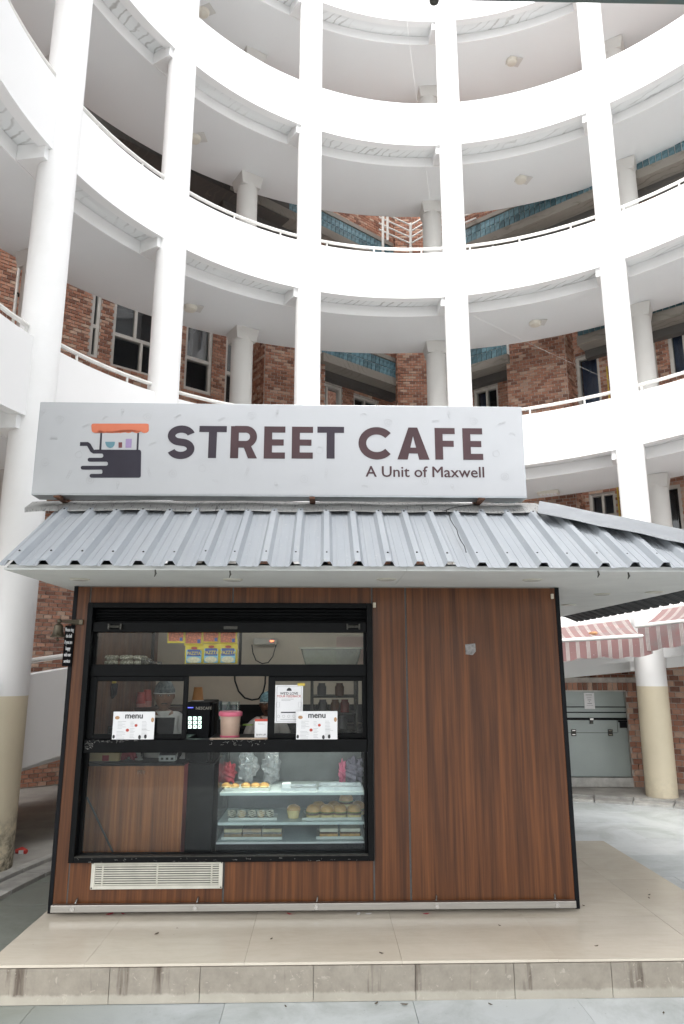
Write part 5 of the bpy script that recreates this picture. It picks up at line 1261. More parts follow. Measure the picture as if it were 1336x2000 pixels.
for k, (px, y, dz) in enumerate(((612, .23, 0), (639, .23, 0), (664, .23, 0), (692, .23, 0), (622, .34, 0), (652, .34, 0), (699, .34, 0), (676, .33, .05))):
    p = K(px, 1590, y); burger((p.x, y, z2+.005+dz), ('leftmost burger of the front row', 'second burger from the left in the front row', 'third burger from the left in the front row', 'rightmost burger of the front row', 'left burger of the back row', 'middle burger of the back row', 'right burger of the back row', 'burger tilted on top of the back row')[k])
p = K(573, 1594, .26); mf = kthing('muffin', 'yellow muffin in a paper case between choux and burgers', 'muffin', (p.x, .26, z2+.001)); MB().lathe([(.034, 0), (.046, .05)], (p.x, .26, z2+.001), 18).part('paper_case', m_crumb, mf); MB().ball((p.x, .26, z2+.056), (.047, .047, .03), 16, 8, lambda d: 1+.05*math.sin(9*d.x)).part('top', m_bun, mf, smooth=True)
for k, (px0, px1, m2, lb) in enumerate(((437, 472, m_crumb, 'leftmost wrapped sandwich on the case floor'), (474, 510, m_bun, 'second wrapped sandwich from the left on the case floor'), (512, 550, m_crumb, 'third wrapped sandwich from the left on the case floor'), (624, 660, m_cream, 'pale sandwich block left of the right tray'), (664, 704, m_cream, 'pale sandwich block at the right end of the case'))):
    a, b = K(px0, 1640, .22).x, K(px1, 1640, .22).x; zz = z0+.018; t = kthing('sandwich', lb, 'sandwich', ((a+b)/2, .28, zz), 'sandwiches on the case floor')
    MB().box((a, .22, zz), (b, .34, zz+.02)).part('bread', m_bun, t, bevel=.004); MB().box((a+.002, .218, zz+.0205), (b-.002, .338, zz+.03)).part('filling', m_patty, t); MB().box((a, .22, zz+.0305), (b, .34, zz+.052)).part('bread', m2, t, bevel=.004)
    if k < 3: MB().box((a-.003, .214, zz-.002), (b+.003, .344, zz+.056)).part('wrap', m_film, t, bevel=.006)
m_bagw = glass_mat('white_poly', (.8, .8, .82), .32, (.75, .75, .78), 1.5, .15)
def crumple(c, r, label, m, cat='bag'):
    r2 = random.Random(int(c[0]*1000)); ph = [r2.uniform(0, 6) for _ in range(6)]
    fn = lambda d: 1+.13*math.sin(11*d.x+ph[0])+.12*math.sin(13*d.z+ph[1]+4*d.x)+.07*math.sin(19*d.y+ph[2]+7*d.z)
    MB().ball((c[0], c[1], c[2]+r[2]), r, 22, 18, fn).single('plastic_bag', m, label, cat, c, 'K')
for px, lb in ((483, 'left crumpled white plastic bag at the back of the upper case shelf'), (530, 'right crumpled white plastic bag at the back of the upper case shelf')):
    p = K(px, 1520, .47); crumple((p.x, .47, z1+.005), (.068, .04, .115), lb, m_bagw)
p = K(694, 1520, .45); crumple((p.x-.01, .47, z1+.005), (.075, .05, .085), 'dark violet stuffed bag at the right end of the upper case shelf', M('violet_bag', (.10, .085, .12), .5, .3, 20, .3))
p = K(672, 1520, .42); crumple((p.x-.01, .47, z1+.005), (.03, .03, .075), 'pink plastic bag beside the violet bag in the case', M('pink_bag', (.42, .10, .17), .45, .3, 20, .3))
p = K(430, 1520, .47); crumple((p.x+.06, .50, z1+.003), (.05, .04, .07), 'dark red bag at the left end of the upper case shelf', m_red)
p = K(559, 1535, .22); MB().box((p.x-.028, .2, z1+.006), (p.x+.032, .26, z1+.045)).single('white_carton', m_paper, 'small white carton in the left foil tray', 'carton', (p.x, .23, z1+.006), 'K', bevel=.003)

# ================================================================ PEOPLE
def skin_mesh(joints, bones, sub=2):
    me = bpy.data.meshes.new('sk'); names = list(joints); me.from_pydata([joints[n][0] for n in names], [(names.index(a), names.index(b)) for a, b in bones], [])
    o = bpy.data.objects.new('sk', me); link(o); md = o.modifiers.new('s', 'SKIN'); o.modifiers.new('b', 'SUBSURF').levels = sub
    for v, n in zip(me.skin_vertices[0].data, names):
        r = joints[n][1]; v.radius = (r, r) if not isinstance(r, tuple) else r
    me.skin_vertices[0].data[0].use_root = True
    dg = bpy.context.evaluated_depsgraph_get(); m2 = bpy.data.meshes.new_from_object(o.evaluated_get(dg)); mb = MB(); mb.add([v.co for v in m2.vertices], [tuple(p.vertices) for p in m2.polygons])
    bpy.data.objects.remove(o); bpy.data.meshes.remove(me); bpy.data.meshes.remove(m2); return mb
def remesh(mb, vox):
    me = mb.mesh('rm', None); o = bpy.data.objects.new('rm', me); link(o); md = o.modifiers.new('r', 'REMESH'); md.mode = 'VOXEL'; md.voxel_size = vox
    sm = o.modifiers.new('sm', 'SMOOTH'); sm.factor = .5; sm.iterations = 2
    dg = bpy.context.evaluated_depsgraph_get(); m2 = bpy.data.meshes.new_from_object(o.evaluated_get(dg)); r = MB(); r.add([v.co for v in m2.vertices], [tuple(p.vertices) for p in m2.polygons])
    bpy.data.objects.remove(o); bpy.data.meshes.remove(me); bpy.data.meshes.remove(m2); return r
def person(label, x, y, eye_z, turn, skin, netm, coatm, glasses=False):
    t = thing('person', label, 'person', (x, y, .1), 'K', rotz=turn); BASE[t] = Vector((0, 0, 0))
    H = (eye_z-.1)/.932; s = H/1.62
    J = {'pelvis': ((0, .02, .90), (.13, .10)), 'belly': ((0, .01, 1.06), (.125, .095)), 'chest': ((0, .0, 1.24), (.15, .10)), 'neck0': ((0, .0, 1.355), .058), 'neck1': ((0, -.012, 1.43), .052)}
    B = [('pelvis', 'belly'), ('belly', 'chest'), ('chest', 'neck0'), ('neck0', 'neck1')]
    for q, sg_ in (('L', -1), ('R', 1)):
        J.update({q+'tr': ((sg_*.085, .005, 1.335), .055), q+'sh': ((sg_*.165, .005, 1.295), .052), q+'el': ((sg_*.225, -.03, 1.06), .041), q+'wr': ((sg_*.15, -.24, 1.00), .027), q+'palm': ((sg_*.135, -.31, .995), (.032, .018)),
                  q+'hip': ((sg_*.085, .02, .85), .085), q+'kn': ((sg_*.09, .0, .47), .055), q+'an': ((sg_*.09, .03, .08), .04), q+'toe': ((sg_*.10, -.11, .035), .035)})
        B += [('neck0', q+'tr'), (q+'tr', q+'sh'), (q+'sh', q+'el'), (q+'el', q+'wr'), (q+'wr', q+'palm'), ('pelvis', q+'hip'), (q+'hip', q+'kn'), (q+'kn', q+'an'), (q+'an', q+'toe')]
    sc_ = lambda d: {k: ((v[0][0]*s, v[0][1]*s, v[0][2]*s), tuple(w*s for w in v[1]) if isinstance(v[1], tuple) else v[1]*s) for k, v in d.items()}
    body = skin_mesh(sc_(J), B)
    for q, sg_ in (('L', -1), ('R', 1)):                 # five fingers of unequal length, bent down a little, and a thumb leaving the palm's side
        for k, (dx, L) in enumerate(((-.026, .060), (-.009, .070), (.009, .067), (.025, .052))):
            a = Vector((sg_*.135+dx, -.325, .995)); body.tube([(a)*s, (a+Vector((dx*.2, -L*.5, .004)))*s, (a+Vector((dx*.3, -L*.85, -.012)))*s, (a+Vector((dx*.3, -L, -.03)))*s], [.0095*s, .009*s, .008*s, .006*s], 8)
        a = Vector((sg_*.135-sg_*.028, -.285, .992)); body.tube([a*s, (a+Vector((-sg_*.022, -.03, .0)))*s, (a+Vector((-sg_*.026, -.058, -.006)))*s], [.011*s, .010*s, .007*s], 8)
    hc = Vector((0, -.022, 1.525))
    def face(d):                                          # carve a face into the head ellipsoid: front is -y
        g = 1.0; fy = -d.y; z = d.z; xx = abs(d.x)
        if fy > 0:
            g += .05*math.exp(-((z-.22)/.10)**2)*fy*(1-xx)                    # brow
            g -= .075*math.exp(-((z-.06)/.09)**2-((xx-.36)/.15)**2)*fy         # eye sockets
            g += .20*math.exp(-(d.x/.13)**2-((z+.20)/.15)**2)*fy               # nose
            g += .08*math.exp(-(d.x/.10)**2-((z-.02)/.16)**2)*fy
            g += .05*math.exp(-(d.x/.22)**2-((z+.50)/.07)**2)*fy               # lips
            g += .06*math.exp(-(d.x/.2)**2-((z+.86)/.14)**2)                  # chin
            g += .035*math.exp(-((xx-.55)/.2)**2-((z+.15)/.2)**2)              # cheeks
        g -= .12*max(0, -z-.25)*xx                                            # jaw narrows
        if fy < 0: g += .06*math.exp(-((z-.1)/.5)**2)
        return g
    body.ball(hc*s, (.073*s, .092*s, .118*s), 48, 36, face)
    for sg_ in (-1, 1): body.ball((sg_*.076*s, .008*s, 1.52*s), (.012*s, .022*s, .032*s), 10, 8, lambda d: 1-.3*max(0, -d.z))
    rb = remesh(body, .0058*s); rb.part('body', skin, t, smooth=True)
    # clothes: white coat shell over torso and arms, dark trousers, cap net
    cj = {k: v for k, v in J.items() if k in ('pelvis', 'belly', 'chest', 'neck0') or k[1:] in ('tr', 'sh', 'el', 'wr')}
    cj['hem'] = ((0, .02, .74), (.16, .13)); cj['neck0'] = ((0, .0, 1.365), .058)
    cj = {k: (v[0], tuple(w+.018 for w in v[1]) if isinstance(v[1], tuple) else v[1]+(.026 if k[1:] in ('tr', 'sh') else .017 if k != 'neck0' else .018)) for k, v in cj.items()}
    cb = [b_ for b_ in B if b_[0] in cj and b_[1] in cj]+[('pelvis', 'hem')]
    coat = skin_mesh(sc_(cj), cb).part('coat', coatm, t, smooth=True)
    collar = MB().lathe([(.066*s, -.02*s), (.070*s, 0), (.066*s, .032*s), (.060*s, .034*s), (.058*s, 0)], (0, -.004*s, 1.375*s), 20).part('collar', coatm, coat, smooth=True)
    MB().box((-.003*s, -.128*s, .95*s), (.003*s, -.113*s, 1.30*s)).part('placket', coatm, coat)
    tj = {k: (v[0], tuple(w+.012 for w in v[1]) if isinstance(v[1], tuple) else v[1]+.012) for k, v in J.items() if k == 'pelvis' or k[1:] in ('hip', 'kn', 'an')}
    skin_mesh(sc_(tj), [b_ for b_ in B if b_[0] in tj and b_[1] in tj]).part('trousers', m_blackm, t, smooth=True)
    vs = []; fs = []; n, m = 28, 9
    for i in range(m+1):
        a = PI*.5*i/m*1.08
        for k in range(n):
            w = 2*PI*k/n; d = Vector((math.sin(a)*math.cos(w), math.sin(a)*math.sin(w), math.cos(a)))
            puff = 1+.03*math.sin(w*7+i)+.02*math.sin(w*13+2*i)
            vs.append(((hc.x+d.x*.084*puff)*s, (hc.y+.008+d.y*.104*puff)*s, (hc.z+.030+d.z*.102*puff-(.02*d.y if d.y > 0 else 0))*s))
    for i in range(m):
        for k in range(n): fs.append((i*n+k, (i+1)*n+k, (i+1)*n+(k+1) % n, i*n+(k+1) % n))
    net = MB().add(vs, fs).part('hair_net', netm, t, smooth=True)
    MB().tube([((hc.x+.0845*math.cos(q*PI/12))*s, (hc.y+.006+.104*math.sin(q*PI/12))*s, (hc.z+.024-(.016*math.sin(q*PI/12) if math.sin(q*PI/12) > 0 else 0))*s) for q in range(24)], .005*s, 6, closed=True).part('elastic_band', m_whitecup, net, smooth=True)
    m_eye = bpy.data.materials.get('eye_white') or M('eye_white', (.55, .52, .48), .3, .05, 5); m_hair = bpy.data.materials.get('black_hair') or M('black_hair', (.012, .010, .009), .6, .3, 60)
    for sg_ in (-1, 1):
        e = MB().ball((sg_*.030*s, (hc.y-.081)*s, (hc.z+.008)*s), (.0115*s, .007*s, .0058*s), 10, 6).part('eye', m_eye, t, smooth=True); MB().ball((sg_*.030*s, (hc.y-.087)*s, (hc.z+.008)*s), (.0058*s, .004*s, .0056*s), 8, 5).part('iris', m_hair, e, smooth=True)
        MB().tube([(sg_*.012*s, (hc.y-.096)*s, (hc.z+.026)*s), (sg_*.03*s, (hc.y-.094)*s, (hc.z+.033)*s), (sg_*.048*s, (hc.y-.080)*s, (hc.z+.028)*s)], [.003*s, .0042*s, .002*s], 6).part('eyebrow', m_hair, t, smooth=True)
    MB().tube([((k*.0072)*s, (hc.y-.104+abs(k)*.0042)*s, (hc.z-.052-abs(k)*.0018)*s) for k in range(-4, 5)], [.002*s]+[.0046*s]*7+[.002*s], 6).part('moustache', m_hair, t, smooth=True)
    MB().tube([((k*.007)*s, (hc.y-.101+abs(k)*.004)*s, (hc.z-.0665)*s) for k in range(-3, 4)], .0035*s, 6).part('lips', M('lip', (.11, .05, .04), .5, .1, 5), t, smooth=True)
    return t
m_skin1 = M('brown_skin', (.23, .118, .072), .5, .12, 18, .05); m_skin2 = M('dark_skin', (.16, .08, .05), .5, .12, 18, .05)
m_net1 = M('hair_net_grey', (.13, .15, .155), .7, .55, 55, .5); m_net2 = M('hair_net_blue', (.12, .21, .23), .7, .55, 45, .5)
m_coat = M('white_coat', (.60, .58, .55), .8, .08, 6, .1); m_coat2 = M('grey_coat', (.42, .38, .35), .8, .1, 6, .1)
p = K(316, 1364, .52); person('man in a white coat and grey hair net behind the left sliding pane', p.x, .60, p.z, R_(13), m_skin1, m_net1, m_coat)
p = K(521, 1380, 1.35); person('man in a blue hair net half hidden beside the payment card', p.x, 1.45, p.z-.0, R_(5), m_skin2, m_net2, m_coat2)

# ================================================================ BELL, AWNINGS, HATCH, WIRES, LITTER
# bell on a bracket at the left edge of the kiosk, and the plaque under it
m_brass = M('dark_brass', (.10, .085, .06), .4, .3, 18, .2, .7)
pb = K(115, 1230, -.10)
bl = kthing('bell', 'small dark brass bell hanging from a bracket at the left edge of the kiosk', 'bell', (pb.x, -.10, pb.z-.1))
ya = -.10; q = K(116, 1213, ya)
MB().box((X0+.0, -.016, q.z-.018), (X0+.075, -.0045, q.z+.016)).part('back_plate', m_brass, bl, bevel=.003)
MB().hexa([(X0+.03, -.02, q.z-.014), (X0+.05, -.0165, q.z-.014), (q.x+.0, ya+.012, q.z-.006), (q.x-.0, ya-.006, q.z-.006), (X0+.03, -.02, q.z+.012), (X0+.05, -.0165, q.z+.012), (q.x+.0, ya+.012, q.z+.004), (q.x, ya-.006, q.z+.004)]).part('arm', m_brass, bl)
MB().ball((q.x, ya, q.z), .016, 14, 8).part('pivot', m_brass, bl, smooth=True)
MB().lathe([(.047, -.105), (.049, -.1), (.040, -.09), (.032, -.07), (.029, -.045), (.028, -.03), (.018, -.02), (.006, -.015)], (q.x-.002, ya, q.z), 26).part('bell_cup', m_brass, bl, smooth=True)
MB().tube([(q.x-.002, ya, q.z-.09), (q.x-.002, ya, q.z-.112)], .004, 6).ball((q.x-.002, ya, q.z-.12), .009, 10, 6).part('clapper', m_brass, bl, smooth=True)
a, b = K(119, 1222, -.03), K(144, 1301, -.03)
pq = kthing('bell_plaque', 'black plaque with white words about the bell on the kiosk edge', 'sign', ((a.x+b.x)/2, -.02, b.z))
tl, tr_, bl_, br_ = K(128, 1222, -.06), K(146, 1221, -.008), K(117, 1302, -.06), K(141, 1299, -.008)
ex = Vector((tr_.x-tl.x, .052, 0)); MB().obox((tl.x, -.06, b.z), ex, Vector((.002, -.010, 0)), (0, 0, a.z-b.z)).part('board', m_blackm, pq, bevel=.002)
exn = ex.normalized(); L_ = ex.length
for k, wd_ in enumerate(('Please ring', 'the bell', 'if you are', 'happy', 'with our', 'services')):
    tm = text_mb(wd_, .034, 0, 0, 0, bold=.0008, sx=.42)
    c = Vector((tl.x+.002, -.060-.0104, 0))+ex*.5; zz = a.z-.038-k*(a.z-b.z-.02)/6
    tm.v = [(c.x+exn.x*v[0]+.0, c.y+exn.y*v[0]-.0008+v[1], zz+v[2]) for v in tm.v]; tm.part('lettering', m_paper, pq)

# glass hatch in the low brick wall
w, f, hd, su = DW
m_frost = M('frosted_glass', (.30, .345, .33), .3, .06, 2, 0, spec=.6)
ht = thing('glass_hatch', 'frosted grey green glass hatch with black lines, hinges and a paper notice', 'door', f((hd[0]+hd[1])/2, .18, 0)); BASE[ht] = Vector(ht.location)
def fb(a, b, c, g, q0, q1): return MB().hexa([f(a, c, q0), f(b, c, q0), f(b, c, q1), f(a, c, q1), f(a, g, q0), f(b, g, q0), f(b, g, q1), f(a, g, q1)])
fb(hd[0]+.004, hd[1]-.004, hd[2]+.004, hd[3]-.004, -.06, -.045).part('glass', m_frost, ht)
fb(hd[0], hd[1]-.0, .06, hd[2]-.0, -.1, .03).part('threshold', m_kerb, ht, bevel=.004)
fb(hd[0]+.004, hd[1]-.004, hd[3]-.003, hd[3]+.012, -.05, .02).part('lintel_strip', m_alu, ht)
def su_box(x0, y0, x1, y1, nm, m, q0=-.0445, q1=-.040, par=None):
    a = su(x0, y0); b = su(x1, y1); return fb(min(a[0], b[0]), max(a[0], b[0]), min(a[1], b[1]), max(a[1], b[1]), q0, q1).part(nm, m, par or ht)
su_box(1085, 1380, 1228, 1382.2, 'line', m_blackm); su_box(1085, 1390.5, 1228, 1393, 'line', m_blackm); su_box(1085, 1402, 1229, 1407, 'rail', m_blackm, q1=-.034)
su_box(1085, 1431, 1208, 1432.2, 'seam', m_dull); su_box(1207.5, 1407, 1208.7, 1431, 'seam', m_dull)
su_box(1212, 1411, 1226, 1422, 'latch', m_blackm, q1=-.02); su_box(1209, 1407.5, 1229, 1411, 'latch_plate', m_blackm, q1=-.03)
for x in (1122, 1194):
    h_ = su_box(x-5, 1425, x+5, 1438, 'hinge', m_dull, q1=-.03); 
    for yy in (1427, 1435): su_box(x-3, yy-1, x+3, yy+1, 'screw', m_chrome, -.0295, -.027, h_)
su_box(1153, 1404, 1160, 1414, 'lock', m_dull, q1=-.02); su_box(1153, 1403, 1160, 1406.5, 'lock_cap', m_chrome, -.019, -.016)
nt_ = thing('paper_notice', 'white paper notice taped on the glass hatch', 'notice', f(*su(1153, 1386), -.04)); BASE[nt_] = Vector(nt_.location)
su_box(1141.5, 1353.5, 1164, 1385, 'sheet', m_paper, -.039, -.037, nt_)
a, b = su(1143, 1355), su(1163, 1384)
for k, (u, v, ww, hh) in enumerate(((.12, .06, .7, .05), (.2, .22, .6, .02), (.2, .28, .5, .02), (.3, .40, .4, .045), (.42, .52, .14, .04), (.25, .64, .5, .045), (.15, .78, .7, .02))):
    W, H = b[0]-a[0], a[1]-b[1]; fb(a[0]+W*u, a[0]+W*(u+ww), a[1]-H*(v+hh), a[1]-H*v, -.0368, -.0362).part('printed_line', m_greyink, nt_)

# striped awnings fixed to the low parapet on the right
def stripe_mat(name, per, off, dirt):
    m, t, b = nt(name); tc = t.nodes.new('ShaderNodeTexCoord'); sx = t.nodes.new('ShaderNodeSeparateXYZ'); t.links.new(tc.outputs['Object'], sx.inputs[0])
    fr = math_(t, 'FRACT', math_(t, 'ADD', math_(t, 'DIVIDE', sx.outputs[0], per), off))
    wide = math_(t, 'LESS_THAN', fr, .36); thin = math_(t, 'LESS_THAN', math_(t, 'FRACT', math_(t, 'MULTIPLY', fr, 8.4)), .38)
    P = coords(t); a = noise(t, P, 4, 6, .7); sp = ramp(t, noise(t, P, 45, 3, .6), [(.70, 0.0), (.73, 1.0)])
    col = mixc(t, wide, (.21, .115, .112), mixc(t, thin, (.35, .33, .31), (.245, .17, .165)))
    col = mixc(t, math_(t, 'MULTIPLY', ramp(t, a, [(.4, 0.0), (.7, 1.0)]), dirt), col, (.17, .155, .15)); col = mixc(t, sp, col, (.42, .40, .38))
    t.links.new(col, b.inputs['Base Color']); b.inputs['Roughness'].default_value = .85; return m
def awning(label, A, B, C, D, val, mt, mv, over=0):
    # A,B: back edge (left,right); C,D: front bar (left,right)
    A, B, C, D = map(Vector, (A, B, C, D)); ex = (D-C); L = ex.length; ang = math.atan2(ex.y, ex.x)
    t = thing('awning', label, 'awning', C, 'W', 'red striped awnings', rotz=ang); BASE[t] = Vector((0, 0, 0))
    Rm = Matrix.Rotation(-ang, 3, 'Z'); l = lambda p: Rm @ (Vector(p)-C)
    a, b, c, d = l(A), l(B), l(C), l(D); n, m = 24, 8; vs = []; fs = []
    for i in range(n+1):
        for j in range(m+1):
            u, v = i/n, j/m; p = c.lerp(d, u).lerp(a.lerp(b, u), v); p.z += -.035*math.sin(PI*v)*(1+.3*math.sin(u*9))
            vs.append(p)
    k = len(vs); vs += [p-Vector((0, 0, .003)) for p in vs]
    for i in range(n):
        for j in range(m):
            o = i*(m+1)+j; fs += [(o, o+m+1, o+m+2, o+1), (o+k, o+k+1, o+k+m+2, o+k+m+1)]
    MB().add(vs, fs).part('canopy', mt, t, smooth=True)
    MB().tube([c-Vector((.03, 0, 0)), d+Vector((.03, 0, 0))], .026, 10).part('front_bar', m_rail, t, smooth=True)
    MB().tube([a, b], .035, 10).part('roller', m_rail, t, smooth=True)
    n = 60; vs = []; fs = []; z0_ = -.02
    for i in range(n+1):
        u = i/n; p = c.lerp(d+Vector((over, 0, 0)), u); w = p.y-.028+.012*math.sin(u*23)
        h = val*(1+.05*math.sin(u*17))+.022*abs(math.sin(u*PI*7))
        for v in range(5): vs.append((p.x, w-.012*math.sin(v*.8+u*9)*v/4, p.z+z0_-h*v/4))
    k = len(vs); vs += [(q[0], q[1]+.003, q[2]) for q in vs]
    for i in range(n):
        for v in range(4): o = i*5+v; fs += [(o, o+5, o+6, o+1), (o+k, o+k+1, o+k+6, o+k+5)]
    MB().add(vs, fs).part('valance', mv, t, smooth=True)
    for u in (.12, .88):
        p0, p1 = a.lerp(b, u)-Vector((0, 0, .05)), c.lerp(d, u)-Vector((0, -.02, .01)); mid = (p0+p1)/2+Vector((.15, 0, -.05))
        MB().tube([p0, mid, p1], .016, 8).part('folding_arm', m_rail, t, smooth=True)
    return t
zz = lambda az: zb(0, 0)*0+1.504+.0094*az+.80
awning('faded red striped awning over the glass hatch, behind the right edge of the kiosk', cyl(RR-.04, 3, zz(3)-.24), cyl(RR-.04, 25.4, zz(25)-.24), (1.78, 8.92, 1.93), (3.60, 8.55, 2.03), .20, stripe_mat('awning_stripe', .122, .1, .75), stripe_mat('valance_stripe', .122, .1, .15), .10)
aw = awning('greyed striped awning at the right edge of the picture, in front of the white column', cyl(RR-.04, 30.6, zz(30)-.17), cyl(RR-.04, 54, zz(54)-.17), (3.58, 8.58, 2.145), (5.0, 7.35, 2.28), .25, stripe_mat('awning_stripe_grey', .13, .4, .75), stripe_mat('valance_stripe_grey', .13, .4, .9))
p = on_plane(1156, 1240, (0, 9.0, 0), (0, 1, 0)); p.z = 2.08
MB().ball((p.x, 8.95, p.z), (.05, .03, .022), 9, 6, lambda d: 1+.3*math.sin(5*d.x+3*d.y)).single('dead_leaf', M('dry_leaf', (.45, .24, .12), .8, .5, 40), 'small curled dry leaf lying on the faded awning', 'leaf', (p.x, 8.95, p.z))
# lower white wall strip and duct behind the hatch is the ramp; thin wires
def wire(label, pts, r=.0011, m=None): MB().tube(pts, r, 5).single('wire', m or m_rail, label, 'wire', pts[0], smooth=True)
a = on_plane(800, 88, (0, 8.9, 0), (0, 1, 0)); b = on_plane(846, 440, (0, 8.9, 0), (0, 1, 0)); wire('thin pale wire hanging down left of the fourth column', [a+Vector((-.1, 0, 1.6)), a, a.lerp(b, .5)+Vector((.005, 0, 0)), b, b+Vector((.2, .9, -1.2))])
a = on_plane(922, 615, (0, 9.6, 0), (0, 1, 0)); b = on_plane(1190, 742, (0, 9.6, 0), (0, 1, 0)); wire('thin pale wire slanting across the brick block at the right', [a, a.lerp(b, .3)-Vector((0, 0, .02)), a.lerp(b, .6)-Vector((0, 0, .02)), b])
# drainpipes on the brick
def pipe(label, px, y0, y1, depth, r=.03, m=None):
    a = on_plane(px, y0, (0, depth, 0), (0, 1, 0)); b = on_plane(px, y1, (0, depth, 0), (0, 1, 0)); b = Vector((a.x, a.y, b.z))
    t = thing('drainpipe', label, 'pipe', (b.x, b.y, b.z), group='pipes on the brick walls'); MB().tube([a, b], r, 10).part('pipe', m or m_rail, t, smooth=True)
    for k in (.2, .5, .8): p = a.lerp(b, k); MB().box((p.x-r-.012, p.y-.012, p.z-.012), (p.x+r+.012, p.y+r+.05, p.z+.012)).part('pipe_clamp', m_dull, t)
pipe('white drainpipe on the shaded face of the left brick block', 512, 560, 1010, 12.18, .022)
pipe('pale drainpipe on the brick slice at the left edge', 42, 480, 980, 8.7, .02)
pipe('upper white pipe on the left brick block below the tiles', 524, 330, 520, 12.0, .022)
# white stair railing high in the inner corner
strl = thing('stair_railing', 'white metal stair railing high up in the inner brick corner', 'railing', (1.2, 13.1, 9.6)); BASE[strl] = Vector((0, 0, 0)); strl.location = (0, 0, 0)
def q_(x, y, d=13.0): return on_plane(x, y, (0, d, 0), (0, 1, 0))
for (x0, y0), (x1, y1) in (((748, 420), (748, 500)), ((802, 436), (802, 510)), ((757, 420), (757, 470))): MB().tube([q_(x0, y0), q_(x1, y1)], .028, 8).part('post', m_rail, strl, smooth=True)
for dy in (0, 12, 24, 36):
    MB().tube([q_(740, 412+dy), q_(802, 440+dy)], .017, 6).part('rail', m_rail, strl, smooth=True); MB().tube([q_(802, 440+dy), q_(836, 420+dy)], .017, 6).part('rail', m_rail, strl, smooth=True)
for (x0, y0), (x1, y1) in (((858, 420), (858, 500)), ((961, 412), (964, 520))):
    MB().tube([q_(x0, y0, 12.6), q_(x1, y1, 12.6)], .03, 8).single('rail_post', m_rail, 'white metal post in front of the bricks %s' % ('left of the fourth column' if x0 < 900 else 'right of the fourth column'), 'post', q_(x1, y1, 12.6), smooth=True)
for dy in (0, 14, 28): MB().tube([q_(846, 432+dy, 12.6), q_(930, 398+dy, 12.6)], .017, 6).part('rail', m_rail, strl, smooth=True)
# dark girder overhead, close to the camera
m_gird = plaster_mat('weathered_green_steel', (.10, .13, .125), .5, .8)
a, b = on_plane(560, -3, (0, 1.6, 0), (0, 1, 0)), on_plane(1336, 11, (0, 1.6, 0), (0, 1, 0)); e = (b-a)/(b.x-a.x)
A_, B_ = a-e*2.6, b+e*2.6
gd = thing('overhead_girder', 'dark weathered steel girder crossing the very top of the picture', 'girder', (A_.x, A_.y, 0))
q8 = Vector((0, -.08, 0)); MB().hexa([A_+q8, B_+q8, B_, A_, A_+q8+Vector((0, 0, .10)), B_+q8+Vector((0, 0, .10)), B_+Vector((0, 0, .10)), A_+Vector((0, 0, .10))]).part('beam', m_gird, gd, bevel=.006)
c = on_plane(848, 4, (0, 1.6, 0), (0, 1, 0)); MB().ball((c.x, 1.60, c.z+.004), (.014, .012, .012), 10, 6).part('bolt', m_dull, gd, smooth=True)
for p in (A_, B_): MB().box((p.x-.04, p.y-.08, 0), (p.x+.04, p.y, p.z)).part('post', m_gird, gd)
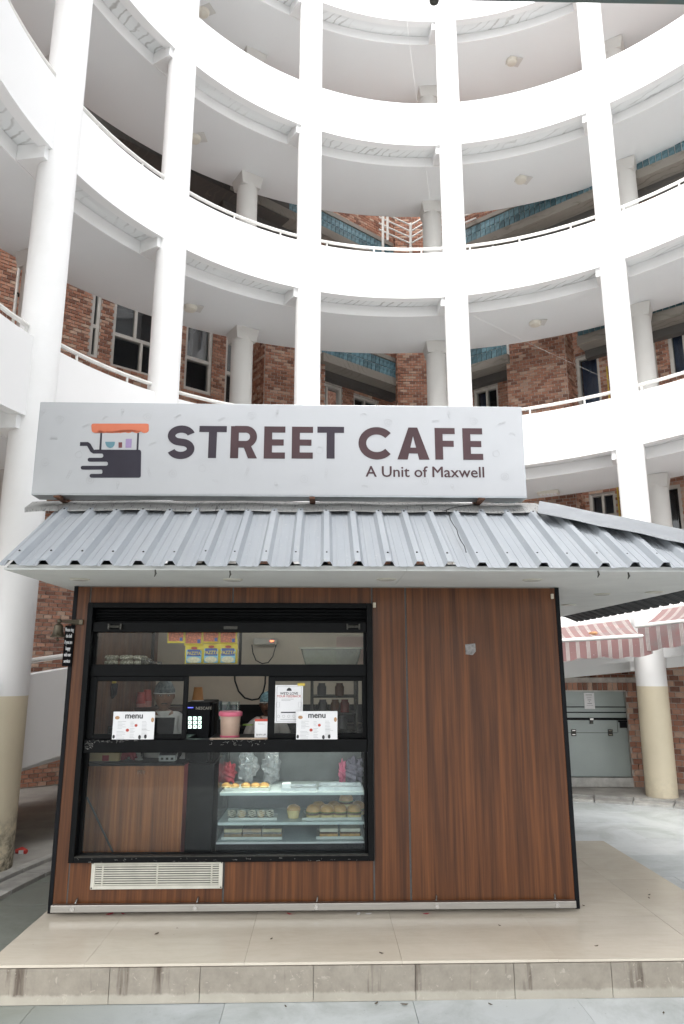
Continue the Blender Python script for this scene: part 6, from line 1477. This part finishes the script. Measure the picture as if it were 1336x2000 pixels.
# litter
p = on_z(41, 1667, .053); lt = thing('crushed_cup', 'crushed red paper cup lying on the stone left of the kiosk', 'litter', (p.x, p.y, .053))
MB().tube([(p.x-.05, p.y, .071), (p.x, p.y+.01, .078), (p.x+.05, p.y-.01, .070)], [.018, .028, .02], 9).part('cup', M('litter_red', (.55, .05, .04), .6, .2, 20), lt); MB().box((p.x-.01, p.y-.03, .054), (p.x+.03, p.y-.022, .085)).part('cup_base', m_paper, lt)
ml = [M('dead_leaf_dark', (.08, .06, .04), .9, .4, 30), M('litter_white', (.6, .58, .55), .7, .2, 30), m_red]
def scrap(px, py, z, sz, m, label, cat='leaf'):
    p = on_z(px, py, z); a = rnd.uniform(0, PI); vs = []
    for (u, v) in ((-1, 0), (-.4, .35), (.5, .3), (1, .05), (.4, -.35), (-.5, -.3)):
        x = u*sz; y = v*sz; vs.append((p.x+x*math.cos(a)-y*math.sin(a), p.y+x*math.sin(a)+y*math.cos(a), z+.002+.004*abs(u)))
    vs += [(v[0], v[1], v[2]+.0015) for v in vs]
    MB().add(vs, [(5, 4, 3, 2, 1, 0), (6, 7, 8, 9, 10, 11)]+[(i, (i+1) % 6, 6+(i+1) % 6, 6+i) for i in range(6)]).single('scrap', m, label, cat, (p.x, p.y, z), group='scraps on the stone')
for px, py, sz, k, lb in ((790, 1963, .020, 0, 'dark leaf on the paving below the middle of the riser'), (735, 1961, .016, 0, 'dark leaf on the paving just left of the middle leaf'), (558, 1967, .012, 0, 'small dark leaf on the paving under the left half of the riser'), (958, 1963, .014, 0, 'dark leaf on the paving under the right half of the riser'), (1296, 1980, .012, 0, 'dark speck leaf on the paving near the right corner')):
    scrap(px, py, 0.002, sz, ml[k], lb)
for px, py, sz, k, lb in ((306, 1825, .020, 0, 'brown leaf on the platform below the vent'), (530, 1835, .012, 0, 'small brown leaf on the platform left of centre'), (745, 1863, .014, 0, 'dry leaf near the front edge of the platform centre'), (1268, 1749, .016, 0, 'upper leaf of a pair on the right of the platform'), (1268, 1755, .014, 0, 'lower leaf of a pair on the right of the platform'), (1165, 1849, .013, 0, 'leaf on the platform in front of the right corner'), (976, 1809, .010, 0, 'tiny leaf on the platform in front of the big panel'), (1140, 1770, .010, 0, 'tiny leaf beside the right corner trim')):
    scrap(px, py, PH+.001, sz, ml[k], lb)
for px, sz, k, lb in ((215, .03, 2, 'red wrapper scrap under the base rail at the left'), (240, .016, 2, 'small red scrap under the base rail'), (565, .02, 2, 'red scrap under the middle of the base rail'), (700, .03, 1, 'white paper scrap under the middle of the base rail'), (720, .022, 1, 'second white paper scrap under the base rail'), (832, .02, 2, 'red scrap under the right half of the base rail')):
    scrap(px, 1786, PH+.001, sz, ml[k], lb, 'litter')
